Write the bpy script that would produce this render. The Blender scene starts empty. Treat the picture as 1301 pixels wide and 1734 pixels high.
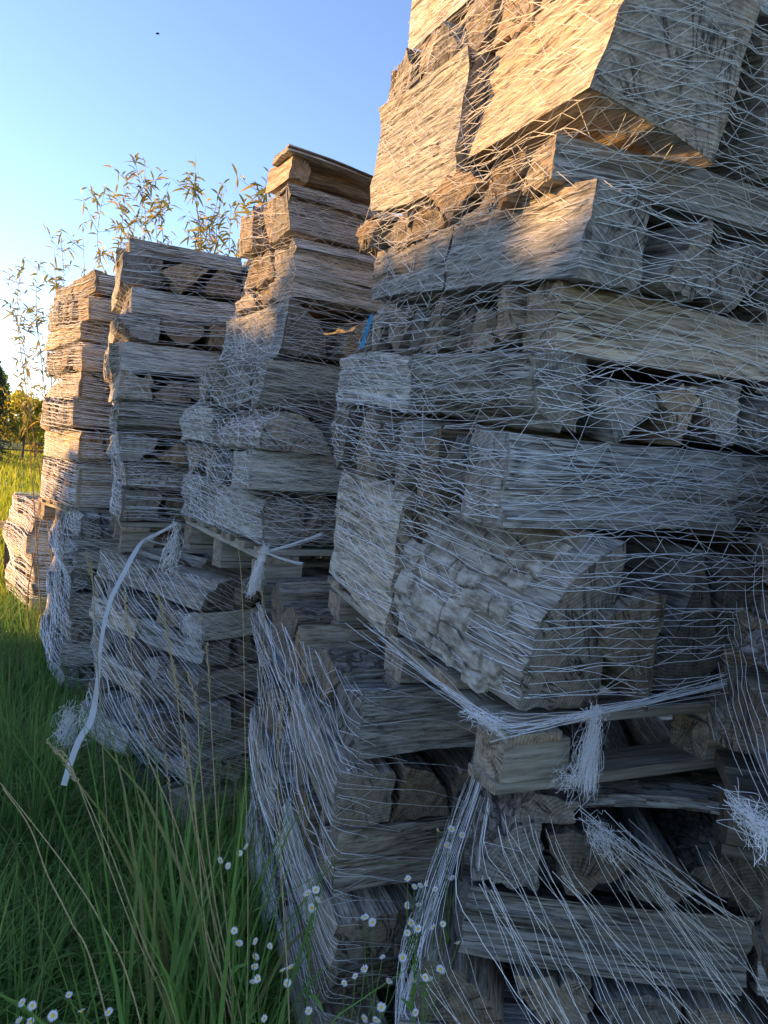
import bpy, math, random
import numpy as np
from mathutils import Vector, Matrix
from mathutils.bvhtree import BVHTree
R = math.radians
rng = np.random.default_rng(7)
sc = bpy.context.scene

# ------------------------------------------------------------------ camera
W0, H0, FPX = 1301.0, 1734.0, 1250.0
PITCH, ROLL = R(-4.0), R(4.5)
EYE = np.array([0.0, 0.0, 1.65])
cam = bpy.data.cameras.new('camera'); camo = bpy.data.objects.new('camera', cam)
sc.collection.objects.link(camo); sc.camera = camo
cam.sensor_fit = 'VERTICAL'; cam.sensor_height = 24.0; cam.lens = 24.0 * FPX / H0
cam.clip_start = 0.05; cam.clip_end = 3000
fwd = Vector((0, math.cos(PITCH), math.sin(PITCH)))
rt0 = Vector((1, 0, 0)); up0 = rt0.cross(fwd)
# positive roll: the upright world leans to the right in the picture
rt = rt0 * math.cos(ROLL) + up0 * math.sin(ROLL)
up = rt.cross(fwd)
rot = Matrix((rt, up, -fwd)).transposed()
camo.matrix_world = Matrix.Translation(Vector(EYE)) @ rot.to_4x4()
CR = np.array(rot)

def wp(px, py, Y):
    "world point on the plane y = Y seen at photograph pixel (px, py)"
    d = CR @ np.array([(px - W0 / 2) / FPX, -(py - H0 / 2) / FPX, -1.0])
    return EYE + d * (Y / d[1])

# ------------------------------------------------------------------ sky, sun, exposure
SUN_AZ, SUN_EL = R(-76), R(14)          # azimuth from +Y, negative = to the left
w = bpy.data.worlds.new("World"); sc.world = w; w.use_nodes = True
nt = w.node_tree; nt.nodes.clear()
sky = nt.nodes.new('ShaderNodeTexSky'); sky.sky_type = 'NISHITA'; sky.sun_disc = False
sky.sun_elevation = SUN_EL; sky.sun_rotation = SUN_AZ
sky.air_density = 0.85; sky.dust_density = 0.2; sky.ozone_density = 3.0; sky.altitude = 300
bg = nt.nodes.new('ShaderNodeBackground'); bg.inputs['Strength'].default_value = 0.15
wo = nt.nodes.new('ShaderNodeOutputWorld')
nt.links.new(sky.outputs[0], bg.inputs[0]); nt.links.new(bg.outputs[0], wo.inputs[0])
sun = bpy.data.lights.new('sun', 'SUN'); sun.energy = 4.6; sun.angle = R(0.6); sun.color = (1.0, 0.60, 0.20)
suno = bpy.data.objects.new('sun', sun); sc.collection.objects.link(suno)
SDIR = Vector((math.sin(SUN_AZ) * math.cos(SUN_EL), math.cos(SUN_AZ) * math.cos(SUN_EL), math.sin(SUN_EL)))
suno.rotation_euler = (-SDIR).to_track_quat('-Z', 'Y').to_euler()
suno.location = SDIR * 20
vs = sc.view_settings
vs.view_transform = 'Standard'; vs.look = 'None'; vs.exposure = 1.5; vs.gamma = 1.0; vs.use_curve_mapping = False
vs.use_white_balance = True; vs.white_balance_temperature = 7000; vs.white_balance_tint = 20
sc.render.engine = 'CYCLES'
sc.cycles.max_bounces = 6; sc.cycles.diffuse_bounces = 3; sc.cycles.transparent_max_bounces = 4
try:
    sc.cycles.use_denoising = True
except Exception: pass

# ------------------------------------------------------------------ helpers
COL = sc.collection
def newobj(name, data, parent=None):
    o = bpy.data.objects.new(name, data); COL.objects.link(o)
    if parent: o.parent = parent
    return o
def tag(o, label=None, cat=None, group=None, kind=None):
    if label: o['label'] = label
    if cat: o['category'] = cat
    if group: o['group'] = group
    if kind: o['kind'] = kind
    return o
def mesh_np(name, verts, faces, mats, fm=None, attrs=None, smooth=False):
    "faces: list of tuples or (n,k) array"
    me = bpy.data.meshes.new(name)
    verts = np.asarray(verts, np.float32)
    if isinstance(faces, np.ndarray):
        n, k = faces.shape
        me.vertices.add(len(verts)); me.vertices.foreach_set('co', verts.ravel())
        me.loops.add(n * k); me.loops.foreach_set('vertex_index', faces.astype(np.int32).ravel())
        me.polygons.add(n); me.polygons.foreach_set('loop_start', np.arange(0, n * k, k, dtype=np.int32))
        me.update(calc_edges=True)
    else:
        me.from_pydata(verts.tolist(), [], faces); me.update()
    for m in mats: me.materials.append(m)
    if fm is not None: me.polygons.foreach_set('material_index', np.asarray(fm, np.int32))
    if attrs:
        for k, (ty, a) in attrs.items():
            at = me.attributes.new(k, ty, 'POINT')
            at.data.foreach_set('vector' if ty == 'FLOAT_VECTOR' else 'value', np.asarray(a, np.float32).ravel())
    me.polygons.foreach_set('use_smooth', np.full(len(me.polygons), smooth))
    return me

# ------------------------------------------------------------------ materials
class NT:
    def __init__(s, name):
        s.m = bpy.data.materials.new(name); s.m.use_nodes = True
        s.t = s.m.node_tree; s.t.nodes.clear()
        s.out = s.n('ShaderNodeOutputMaterial')
    def n(s, ty, **kw):
        nd = s.t.nodes.new(ty)
        for k, v in kw.items():
            if k.startswith('_'): nd.inputs[int(k[1:])].default_value = v
            else: setattr(nd, k, v)
        return nd
    def l(s, a, b): s.t.links.new(a, b)
    def attr(s, name, vec=False):
        nd = s.n('ShaderNodeAttribute'); nd.attribute_name = name
        return nd.outputs['Vector'] if vec else nd.outputs['Fac']
    def math(s, op, a, b=None, clamp=False):
        nd = s.n('ShaderNodeMath', operation=op); nd.use_clamp = clamp
        for i, v in enumerate((a, b)):
            if v is None: continue
            if isinstance(v, (int, float)): nd.inputs[i].default_value = v
            else: s.l(v, nd.inputs[i])
        return nd.outputs[0]
    def noise(s, vec, scale, detail=4, rough=.6, w=None, dist=0):
        nd = s.n('ShaderNodeTexNoise')
        if w is not None: nd.noise_dimensions = '4D'; s.l(w, nd.inputs['W'])
        nd.inputs['Scale'].default_value = scale; nd.inputs['Detail'].default_value = detail
        nd.inputs['Roughness'].default_value = rough; nd.inputs['Distortion'].default_value = dist
        s.l(vec, nd.inputs['Vector']); return nd.outputs[0]
    def map(s, vec, scale, loc=(0, 0, 0)):
        nd = s.n('ShaderNodeMapping'); nd.inputs['Scale'].default_value = scale; nd.inputs['Location'].default_value = loc
        s.l(vec, nd.inputs['Vector']); return nd.outputs[0]
    def ramp(s, fac, stops, interp='LINEAR'):
        nd = s.n('ShaderNodeValToRGB'); cr = nd.color_ramp; cr.interpolation = interp
        while len(cr.elements) < len(stops): cr.elements.new(0.5)
        for e, (p, c) in zip(cr.elements, stops):
            e.position = p; e.color = (*c, 1) if len(c) == 3 else c
        s.l(fac, nd.inputs[0]); return nd.outputs[0]
    def mix(s, fac, a, b, mode='MIX'):
        nd = s.n('ShaderNodeMixRGB', blend_type=mode)
        for i, v in enumerate((fac, a, b)):
            if isinstance(v, (int, float)): nd.inputs[i].default_value = v
            elif isinstance(v, tuple): nd.inputs[i].default_value = (*v, 1)
            else: s.l(v, nd.inputs[i])
        return nd.outputs[0]
    def finish(s, col, rough=.9, height=None, dist=.002, spec=.2, strength=1.0, trans=None):
        p = s.n('ShaderNodeBsdfPrincipled')
        if isinstance(col, tuple): p.inputs['Base Color'].default_value = (*col, 1)
        else: s.l(col, p.inputs['Base Color'])
        if isinstance(rough, (int, float)): p.inputs['Roughness'].default_value = rough
        else: s.l(rough, p.inputs['Roughness'])
        p.inputs['Specular IOR Level'].default_value = spec
        if height is not None:
            b = s.n('ShaderNodeBump'); b.inputs['Distance'].default_value = dist; b.inputs['Strength'].default_value = strength
            s.l(height, b.inputs['Height']); s.l(b.outputs[0], p.inputs['Normal'])
        sh = p.outputs[0]
        if trans:
            tr = s.n('ShaderNodeBsdfTranslucent'); mx = s.n('ShaderNodeMixShader'); mx.inputs[0].default_value = trans
            if isinstance(col, tuple): tr.inputs[0].default_value = (*col, 1)
            else: s.l(col, tr.inputs[0])
            s.l(sh, mx.inputs[1]); s.l(tr.outputs[0], mx.inputs[2]); sh = mx.outputs[0]
        s.l(sh, s.out.inputs[0]); return s.m

def mat_side():
    s = NT('split_wood'); lc = s.attr('lc', True); sd = s.attr('seed'); tn = s.attr('tone')
    fine = s.noise(s.map(lc, (15, 190, 190)), 1, 6, .65, sd, .25)
    mid = s.noise(s.map(lc, (3.5, 42, 42)), 1, 5, .6, sd, .9)
    blot = s.noise(s.map(lc, (5, 13, 13)), 1, 4, .6, sd)
    grey = s.ramp(fine, [(.33, (.10, .094, .088)), (.46, (.36, .345, .325)), (.60, (.66, .64, .60))])
    tan = s.ramp(fine, [(.33, (.13, .08, .045)), (.46, (.42, .30, .19)), (.62, (.68, .54, .37))])
    t2 = s.math('ADD', tn, s.math('MULTIPLY', s.math('SUBTRACT', blot, .5), 1.3), True)
    c = s.mix(t2, grey, tan)
    dk = s.ramp(mid, [(.34, (.25, .23, .21)), (.50, (1, 1, 1))])
    c = s.mix(s.ramp(s.noise(s.map(lc, (4, 8, 8)), 1, 3, .5, sd), [(.35, (.25, .25, .25)), (.65, (1, 1, 1))]), c, dk, 'MULTIPLY')
    cr = s.noise(s.map(lc, (3.2, 75, 75)), 1, 3, .5, sd, .3)
    crk = s.ramp(s.math('ABSOLUTE', s.math('SUBTRACT', cr, .5)), [(.0, (0, 0, 0)), (.020, (1, 1, 1))])
    gate = s.ramp(s.noise(s.map(lc, (3, 9, 9)), 1, 2, .5, sd), [(.5, (1, 1, 1)), (.6, (0, 0, 0))])
    crk = s.mix(1.0, crk, gate, 'LIGHTEN')
    c = s.mix(.75, c, crk, 'MULTIPLY')
    st = s.ramp(s.noise(s.map(lc, (11, 22, 22)), 1, 5, .7, sd), [(.60, (1, 1, 1)), (.72, (.40, .38, .36))])
    c = s.mix(.8, c, st, 'MULTIPLY')
    v = s.attr('val'); c = s.mix(1.0, c, v, 'MULTIPLY')
    h = s.math('ADD', s.math('ADD', s.math('MULTIPLY', mid, 1.1), s.math('MULTIPLY', fine, .5)), s.math('MULTIPLY', crk, .5))
    return s.finish(c, .88, h, .009, .25, 1.0)
def mat_end():
    s = NT('sawn_log_end'); lc = s.attr('lc', True); sd = s.attr('seed'); tn = s.attr('tone')
    sx = s.n('ShaderNodeSeparateXYZ'); s.l(lc, sx.inputs[0]); y, z = sx.outputs[1], sx.outputs[2]
    r = s.math('SQRT', s.math('ADD', s.math('MULTIPLY', y, y), s.math('MULTIPLY', z, z)))
    n1 = s.noise(lc, 9, 3, .5, sd)
    rr = s.math('ADD', s.math('MULTIPLY', r, 820), s.math('MULTIPLY', n1, 22))
    ring = s.math('MULTIPLY', s.math('ADD', s.math('SINE', rr), 1), .5)
    ang = s.math('ARCTAN2', z, y)
    cb = s.n('ShaderNodeCombineXYZ'); s.l(s.math('MULTIPLY', ang, 7), cb.inputs[0]); s.l(s.math('MULTIPLY', r, 5), cb.inputs[1])
    rad = s.noise(cb.outputs[0], 1.0, 4, .6, sd)
    crk = s.ramp(s.math('ABSOLUTE', s.math('SUBTRACT', rad, .5)), [(0, (.06, .055, .05)), (.028, (1, 1, 1))])
    g = s.ramp(s.noise(lc, 14, 2, .5, sd), [(.47, (1, 1, 1)), (.58, (0, 0, 0))]); crk = s.mix(1.0, crk, g, 'LIGHTEN')
    saw = s.noise(s.map(lc, (1, 25, 260)), 1, 3, .6, sd)
    rough = s.noise(lc, 60, 6, .7, sd)
    grey = s.ramp(rough, [(.3, (.16, .15, .14)), (.5, (.34, .32, .295)), (.7, (.54, .51, .47))])
    tan = s.ramp(rough, [(.3, (.20, .125, .075)), (.5, (.43, .30, .185)), (.7, (.64, .48, .31))])
    blot = s.noise(lc, 12, 4, .6, sd)
    t2 = s.math('ADD', tn, s.math('MULTIPLY', s.math('SUBTRACT', blot, .5), 1.6), True)
    c = s.mix(t2, grey, tan)
    c = s.mix(.42, c, s.ramp(ring, [(.15, (.50, .45, .41)), (.6, (1, 1, 1))]), 'MULTIPLY')
    c = s.mix(.85, c, crk, 'MULTIPLY')
    c = s.mix(.35, c, s.ramp(saw, [(.35, (.5, .5, .5)), (.6, (1, 1, 1))]), 'MULTIPLY')
    c = s.mix(1.0, c, s.attr('val'), 'MULTIPLY')
    h = s.math('ADD', s.math('ADD', s.math('MULTIPLY', saw, .5), s.math('MULTIPLY', rough, .8)), s.math('ADD', s.math('MULTIPLY', crk, .9), s.math('MULTIPLY', ring, .2)))
    return s.finish(c, .92, h, .003, .15)
def mat_bark():
    s = NT('bark'); lc = s.attr('lc', True); sd = s.attr('seed')
    vo = s.n('ShaderNodeTexVoronoi', feature='DISTANCE_TO_EDGE'); vo.inputs['Scale'].default_value = 1
    nz = s.n('ShaderNodeTexNoise'); nz.inputs['Scale'].default_value = 25; s.l(lc, nz.inputs['Vector'])
    dv = s.mix(.06, lc, nz.outputs[1])
    s.l(s.map(dv, (6, 34, 34)), vo.inputs['Vector'])
    f = s.noise(s.map(lc, (25, 80, 80)), 1, 6, .7, sd)
    c = s.ramp(f, [(.32, (.12, .10, .085)), (.48, (.30, .265, .235)), (.66, (.50, .46, .42))])
    edge = s.ramp(vo.outputs[0], [(.0, (.22, .16, .12)), (.14, (1, 1, 1))])
    c = s.mix(.8, c, edge, 'MULTIPLY')
    c = s.mix(1.0, c, s.attr('val'), 'MULTIPLY')
    h = s.math('ADD', s.math('MULTIPLY', edge, 1.0), s.math('MULTIPLY', f, .8))
    return s.finish(c, .95, h, .003, .1)
def mat_plate():
    s = NT('bark_plate'); lc = s.attr('lc', True)
    f = s.noise(s.map(lc, (14, 70, 70)), 1, 7, .7); g = s.noise(s.map(lc, (30, 34, 34)), 1, 4, .6)
    c = s.ramp(f, [(.32, (.16, .135, .11)), (.47, (.38, .34, .29)), (.64, (.58, .54, .48))])
    c = s.mix(.6, c, s.ramp(g, [(.36, (.45, .36, .30)), (.55, (1, 1, 1))]), 'MULTIPLY')
    return s.finish(c, .95, s.math('ADD', f, s.math('MULTIPLY', g, .2)), .0022, .1)
def mat_simple(name, col, rough=.7, var=.3, scale=40, trans=None, spec=.3):
    s = NT(name); tc = s.n('ShaderNodeTexCoord').outputs['Object']
    f = s.noise(tc, scale, 4, .6)
    a = tuple(x * (1 - var) for x in col); b = tuple(min(1, x * (1 + var)) for x in col)
    c = s.ramp(f, [(.3, a), (.7, b)])
    return s.finish(c, rough, f, .0006, spec, 1, trans)
def mat_grass(name, a, b, dry, trans=.45):
    s = NT(name); v = s.attr('tone'); t = s.attr('along')
    c = s.ramp(v, [(0, a), (.75, b), (.93, dry), (1, dry)])
    c = s.mix(s.math('MULTIPLY', t, .35), c, tuple(min(1, x * 1.5) for x in b))
    return s.finish(c, .55, None, spec=.35, trans=trans)
def mat_plank():
    s = NT('pallet_wood'); lc = s.attr('lc', True); sd = s.attr('seed')
    fine = s.noise(s.map(lc, (7, 130, 130)), 1, 6, .65, sd)
    mid = s.noise(s.map(lc, (1.5, 30, 30)), 1, 4, .6, sd, 1.0)
    c = s.ramp(fine, [(.28, (.14, .125, .10)), (.48, (.34, .31, .26)), (.68, (.52, .48, .41))])
    c = s.mix(.8, c, s.ramp(mid, [(.33, (.5, .46, .40)), (.55, (1, 1, 1))]), 'MULTIPLY')
    c = s.mix(1.0, c, s.attr('val'), 'MULTIPLY')
    return s.finish(c, .85, s.math('ADD', fine, mid), .003, .2)
M_SIDE, M_END, M_BARK, M_PLANK, M_PLATE = mat_side(), mat_end(), mat_bark(), mat_plank(), mat_plate()
def mat_net():
    s = NT('net_twine'); 
    return s.finish((.92, .92, .93), .4, None, spec=.5, trans=.08)
M_NET = mat_net()
LOGM = [M_SIDE, M_END, M_BARK]

# ------------------------------------------------------------------ ground
def mat_ground():
    s = NT('meadow_soil'); tc = s.n('ShaderNodeTexCoord').outputs['Object']
    a = s.noise(tc, .35, 6, .6); b = s.noise(tc, 9, 6, .7)
    c = s.ramp(b, [(.3, (.025, .035, .012)), (.6, (.06, .09, .022)), (.8, (.10, .12, .035))])
    c2 = s.ramp(b, [(.3, (.07, .10, .02)), (.7, (.16, .19, .04))])
    c = s.mix(s.ramp(a, [(.4, (0, 0, 0)), (.6, (1, 1, 1))]), c, c2)
    return s.finish(c, .95, b, .03, .1)
n = 90
gx = np.concatenate([-np.geomspace(900, 1, n // 2), [0], np.geomspace(1, 900, n // 2)])
X, Y = np.meshgrid(gx, gx, indexing='ij'); d = np.hypot(X, Y)
Z = np.where(d > 6, .12 * np.sin(X * .13 + 1) * np.sin(Y * .11) * np.clip((d - 6) / 30, 0, 1), 0)
k = len(gx); idx = np.arange(k * k).reshape(k, k)
F = np.stack([idx[:-1, :-1], idx[1:, :-1], idx[1:, 1:], idx[:-1, 1:]], -1).reshape(-1, 4)
g = newobj('ground', mesh_np('ground', np.stack([X, Y, Z], -1).reshape(-1, 3), F, [mat_ground()], smooth=True))
tag(g, 'green meadow ground running out to the trees', kind='structure')

# ------------------------------------------------------------------ logs
def section(kind, w, h, r):
    "closed outline (n,2) y in [-w/2,w/2], z in [0,h]; bark flag per edge; pith"
    j = lambda a: float(r.uniform(-a, a))
    P = []; B = []
    def arc(p, q, bul, n=6):
        p = np.array(p, float); q = np.array(q, float); m = q - p; nrm = np.array([m[1], -m[0]])
        for i in range(n):
            t = i / n
            P.append(p + m * t + nrm * bul * 4 * t * (1 - t)); B.append(1)
    def line(p, q, n=3):
        p = np.array(p, float); q = np.array(q, float)
        for i in range(n):
            P.append(p + (q - p) * i / n); B.append(0)
    if kind == 'wedge':      # apex up, bark arc below
        a = (j(.2) * w, h); b = (-w / 2, h * (.25 + j(.12))); c = (w / 2, h * (.25 + j(.12)))
        line(a, b, 4); arc(b, c, .16); line(c, a, 4); pith = a
    elif kind == 'half':
        b = (-w / 2, h * .08); c = (w / 2, h * (.04 + abs(j(.06))))
        line(b, c, 5); arc(c, (w * .12, h * .97), .14, 5); arc((w * .12, h * .97), b, .16, 5); pith = (j(.1) * w, 0)
    elif kind == 'quarter':
        a = (-w / 2, h * .02); b = (w / 2, h * (.05 + abs(j(.08)))); c = (-w / 2 + abs(j(.1)) * w, h)
        line(a, b, 5); arc(b, c, .19, 8); line(c, a, 5); pith = a
    else:                    # block: rough quadrilateral with broken corners
        q = [(-w / 2, h * (.04 + abs(j(.1)))), (w / 2, abs(j(.06)) * h), (w / 2 * (.96 + j(.06)), h * (.94 + j(.06))), (-w / 2 * (.94 + j(.1)), h * (.96 + j(.05)))]
        if r.random() < .5: q[3] = (q[3][0], h * .72); q.append((-w * .3, h))
        for i in range(len(q)): line(q[i], q[(i + 1) % len(q)], 4)
        pith = (j(1.2) * w, -h * r.uniform(.3, 1.6))
    P = np.array(P); B = np.array(B)
    if ((P[:, 0] * np.roll(P[:, 1], -1) - np.roll(P[:, 0], -1) * P[:, 1]).sum()) < 0:
        P = P[::-1]; B = np.roll(B[::-1], -1)
    return P, B, np.array(pith, float)

def log_data(kind, w, h, L, r, flip=False, mir=False, stations=8, tone=.3, val=1.0, bark=None, rough=1.0, sub=1):
    P, B, pith = section(kind, w, h, r)
    if flip: P = P * [1, -1] + [0, h]; pith = pith * [1, -1] + [0, h]
    if mir: P = P * [-1, 1]; pith = pith * [-1, 1]
    if flip != mir: P = P[::-1]; B = np.roll(B[::-1], -1)
    if sub > 1:
        Q = []; BB = []
        for i in range(len(P)):
            for s_ in range(sub):
                Q.append(P[i] + (P[(i + 1) % len(P)] - P[i]) * s_ / sub); BB.append(B[i])
        P = np.array(Q); B = np.array(BB)
    N = len(P); xs = np.linspace(-L / 2, L / 2, stations)
    cen = P.mean(0); dirs = P - cen; dl = np.linalg.norm(dirs, axis=1, keepdims=True) + 1e-6; dirs = dirs / dl
    amp = .0045 * rough
    ridge = r.normal(0, amp, N)
    slow = np.zeros((stations, N)); 
    for q in range(3):
        slow += r.normal(0, .0018 * rough) * np.sin(xs[:, None] * r.uniform(2, 8) + r.uniform(0, 6) + np.arange(N)[None] * 2 * math.pi / N * r.integers(0, 4))
    bend = r.normal(0, .006 * rough, 2); 
    V = np.zeros((stations, N, 3))
    for k_, x in enumerate(xs):
        off = ridge + slow[k_] + r.normal(0, amp * .22, N)
        sc_ = 1 + .05 * math.sin(x * 5 + ridge[0] * 900)
        yz = cen + (P - cen) * sc_ + dirs * off[:, None] + bend * ((x / L * 2) ** 2 - .4)
        V[k_, :, 0] = x; V[k_, :, 1:] = yz
    ty, tz = r.normal(0, .10, 2)
    for e in (0, -1):
        V[e, :, 0] += (V[e, :, 1] - cen[0]) * ty * .5 + (V[e, :, 2] - cen[1]) * tz * .5 + r.normal(0, .0015, N)
    V = V.reshape(-1, 3); faces = []; fm = []
    if bark is None: bark = r.random() < .6
    for k_ in range(stations - 1):
        for i in range(N):
            i2 = (i + 1) % N
            a, b = k_ * N + i, k_ * N + i2
            faces.append((a, a + N, b + N, b)); fm.append(2 if (B[i] and bark) else 0)
    # caps own vertices (hard edge, own attribute)
    base = len(V)
    capA = V[:N].copy(); capB = V[-N:].copy()
    V = np.concatenate([V, capA, capB])
    faces.append(tuple(range(base, base + N))); fm.append(1)
    faces.append(tuple(range(base + 2 * N - 1, base + N - 1, -1))); fm.append(1)
    lc = V.copy(); lc[:, 1] -= pith[0]; lc[:, 2] -= pith[1]
    return dict(B=B, V=V, F=faces, fm=fm, lc=lc, tone=tone, val=val, seed=float(r.uniform(0, 50)))

def log_mesh(name, d):
    n = len(d['V']); f = np.full(n, 1.0)
    return mesh_np(name, d['V'], d['F'], LOGM, d['fm'], {'lc': ('FLOAT_VECTOR', d['lc']), 'tone': ('FLOAT', f * d['tone']), 'val': ('FLOAT', f * d['val']), 'seed': ('FLOAT', f * d['seed'])})

class Stack:
    def __init__(s, key, C, adir, La, Lb, z0, tilt=0.0, bdir=None):
        s.key = key; a = np.array([adir[0], adir[1], 0.0]); a /= np.linalg.norm(a)
        b = np.array([a[1], -a[0], 0.0])
        s.a, s.b, s.La, s.Lb = a, b, La, Lb
        s.C = np.array([C[0], C[1], z0]); s.tilt = tilt; s.logs = []
    def pt(s, u, v, z, off=(0, 0)):
        return s.C + s.a * u + s.b * v + np.array([off[0], off[1], z + s.tilt * u])
    def add(s, axis, u, v, z, d, off=(0, 0), yaw=0, roll=0, pitch=0, layer=0, face='', order=0, **info):
        "u, v: centre of the log's footprint; axis 'F' along b, 'L' along a"
        x = Vector(s.b if axis == 'F' else s.a)
        if axis == 'L': x = Vector((s.a[0], s.a[1], s.tilt)).normalized()
        zz = Vector((0, 0, 1)); y = zz.cross(x).normalized(); zz = x.cross(y)
        Rm = Matrix((x, y, zz)).transposed() @ Matrix.Rotation(yaw, 3, 'Z') @ Matrix.Rotation(pitch, 3, 'Y') @ Matrix.Rotation(roll, 3, 'X')
        M = Matrix.Translation(Vector(s.pt(u, v, z, off))) @ Rm.to_4x4()
        lg = dict(M=M, d=d, layer=layer, face=face, order=order, stack=s.key, axis=axis, info=info)
        s.logs.append(lg); return lg

ALL = []
def fill(s, layers, seed, near=False, lap=.5, tones=(.15, .55), sideval=1.0, endval=.78, wr=(.09, .17), loglen=.5):
    """layers: list of (axis, height, (offx, offy), opts)"""
    r = np.random.default_rng(seed); z = 0.0
    for li, (axis, h, off, opts) in enumerate(layers):
        LA = opts.get('La', s.La); across = LA if axis == 'F' else s.Lb; along = s.Lb if axis == 'F' else LA
        ncol = max(1, int(round(along / loglen))); L0 = along / ncol
        ws = []
        for w_ in opts.get('w', []): ws.append(w_)
        while sum(ws) < across - .05: ws.append(float(r.uniform(*wr)) * (1 if h > .1 else 1.2))
        ws[-1] = max(.06, across - sum(ws[:-1]))
        up_ = r.random() < .5
        for c in range(ncol):
            acc = 0.0
            for j, w_ in enumerate(ws):
                outer_side = (j == 0); outer_end = (c == 0)
                hid = not (outer_side or outer_end)
                kinds = opts.get('kinds', {})
                kd = kinds.get(j) if c == 0 else None
                flip = False; mir = bool(r.random() < .5)
                if kd is None:
                    if outer_side: kd = 'block' if r.random() < .75 else 'quarter'; 
                    else:
                        q = r.random()
                        kd = 'wedge' if q < .42 else 'quarter' if q < .66 else 'half' if q < .82 else 'block'
                    if kd == 'wedge': flip = up_; up_ = not up_
                    elif kd in ('half', 'quarter'): flip = bool(r.random() < .5)
                elif isinstance(kd, tuple): kd, flip, mir = kd
                hh = h * (float(r.uniform(1.0, 1.04)) if hid else float(r.uniform(.95, 1.03)) if outer_side else float(r.uniform(.80, 1.0))) if not opts.get('exact') else h
                wide = w_ * (1.14 if kd == 'wedge' else .97) - .004
                L = L0 * float(r.uniform(.93, 1.0))
                pr = float(r.normal(0, .018)) if not near else float(r.normal(0, .013))
                prs = float(r.uniform(-.012, .008)) if outer_side else 0.0
                if outer_side and 'side_out' in opts: prs = -opts['side_out']
                if outer_end and 'end_out' in opts: pr = pr - opts['end_out']
                al = c * L0 + L / 2 + pr + (.0 if c == 0 else .01)
                ac = acc + w_ / 2 + prs
                # local y = z x axis: for F (x=b) y=+a ; for L (x=a) y=-b
                tone = float(np.clip(r.normal(tones[0] if outer_side else tones[1], .24), 0, 1))
                if 'tone' in opts and c == 0 and j in opts['tone']: tone = opts['tone'][j]
                rl = opts.get('roll', {}).get(j) if c == 0 else None
                val = (sideval if outer_side else endval) * float(r.uniform(.62, 1.22))
                if hid:
                    d = log_data(kd, wide, hh, L, r, flip, mir, 2, tone, val, bark=False)
                else:
                    d = log_data(kd, wide, hh, L, r, flip, mir, 14 if near else 8, tone, val,
                                 bark=opts.get('bark', {}).get(j), sub=2 if near else 1)
                u, v = (ac, al) if axis == 'F' else (al, ac)
                tiltz = float(r.normal(0, .012))
                s.add(axis, u, v, z + (float(r.uniform(-.004, .004))), d, off, yaw=float(r.normal(0, .022)), roll=rl if rl is not None else float(r.normal(0, (.13 if kd in ('wedge', 'quarter') else .06) if j else .02)), pitch=tiltz,
                      layer=li, face=('corner' if outer_side and outer_end else 'side' if outer_side else 'end' if outer_end else 'in'), order=(j if not outer_side else c), col=c, kind=kd, tone=tone)
                acc += w_
        z += h
    s.top = z
    ALL.append(s)

def offs(s, base_px, zs, Y):
    "layer shift in x that puts the corner of each layer where the photograph has it"
    out = []
    for px_py in base_px:
        p = wp(px_py[0], px_py[1], Y); out.append((float(p[0] - s.C[0]), float(Y - s.C[1])))
    return out

# upper, largest: pallet corner seen at (850,1230)
pU4 = wp(850, 1222, 1.30)
U4 = Stack('U4', pU4[:2], (-.40, .92), .98, 1.15, pU4[2], tilt=.10)
def oU4(px, py, dy=0): 
    p = wp(px, py, 1.30); return (float(p[0] - pU4[0]), dy)
def zof(px, py, Y): return float(wp(px, py, Y)[2])
zs = [pU4[2], zof(860, 905, 1.3), zof(858, 728, 1.3), zof(910, 597, 1.3), zof(938, 476, 1.3), zof(1000, 318, 1.3), zof(955, 225, 1.3)]
hs = [zs[i + 1] - zs[i] for i in range(6)]
fill(U4, [
    ('L', hs[0], oU4(852, 1100, -.02), dict(w=[.22, .15, .13, .14, .16], kinds={0: ('quarter', False, False), 1: ('wedge', True, False), 2: ('wedge', False, False), 3: ('half', True, False), 4: ('wedge', True, False)}, bark={0: False}, tone={0: .25, 1: .5, 2: .15, 3: .35}, end_out=0)),
    ('F', hs[1], oU4(860, 800, .0), dict(w=[.15, .11, .10, .13], kinds={0: 'block', 1: ('wedge', False, False)}, bark={0: False}, tone={0: .12}, side_out=.0)),
    ('L', hs[2], oU4(905, 660, -.01), dict(w=[.13, .14, .10, .12], kinds={0: ('quarter', True, False), 1: ('wedge', True, False)}, tone={0: .2}, bark={0: False}, side_out=.02)),
    ('F', hs[3], oU4(936, 535, .0), dict(w=[.10, .09, .12, .09], kinds={0: 'block', 1: ('wedge', False, False), 2: ('wedge', False, True)}, tone={0: .75, 1: .7, 2: .65}, bark={0: False})),
    ('L', hs[4], oU4(1000, 390, -.04), dict(w=[.14, .13, .13, .15], kinds={0: 'block', 1: ('wedge', False, False), 2: ('wedge', True, False), 3: ('half', True, False)}, tone={0: .15, 1: .3}, bark={0: False}, side_out=.03)),
    ('F', hs[5], oU4(955, 268, .0), dict(w=[.11, .10, .09], kinds={0: 'block'}, tone={0: .35, 1: .8}, bark={0: False})),
    ('L', .29, oU4(1010, 100, -.04), dict(w=[.27, .18, .16], kinds={0: 'block', 1: ('wedge', True, False)}, roll={0: .16}, tone={0: .5, 1: .3}, bark={0: False}, side_out=.02)),
    ('F', .18, oU4(1040, 0, .0), dict(w=[.16])), ('L', .2, oU4(1060, 0, .0), {}),
], 11, near=True, tones=(.12, .42), wr=(.09, .16))

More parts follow.
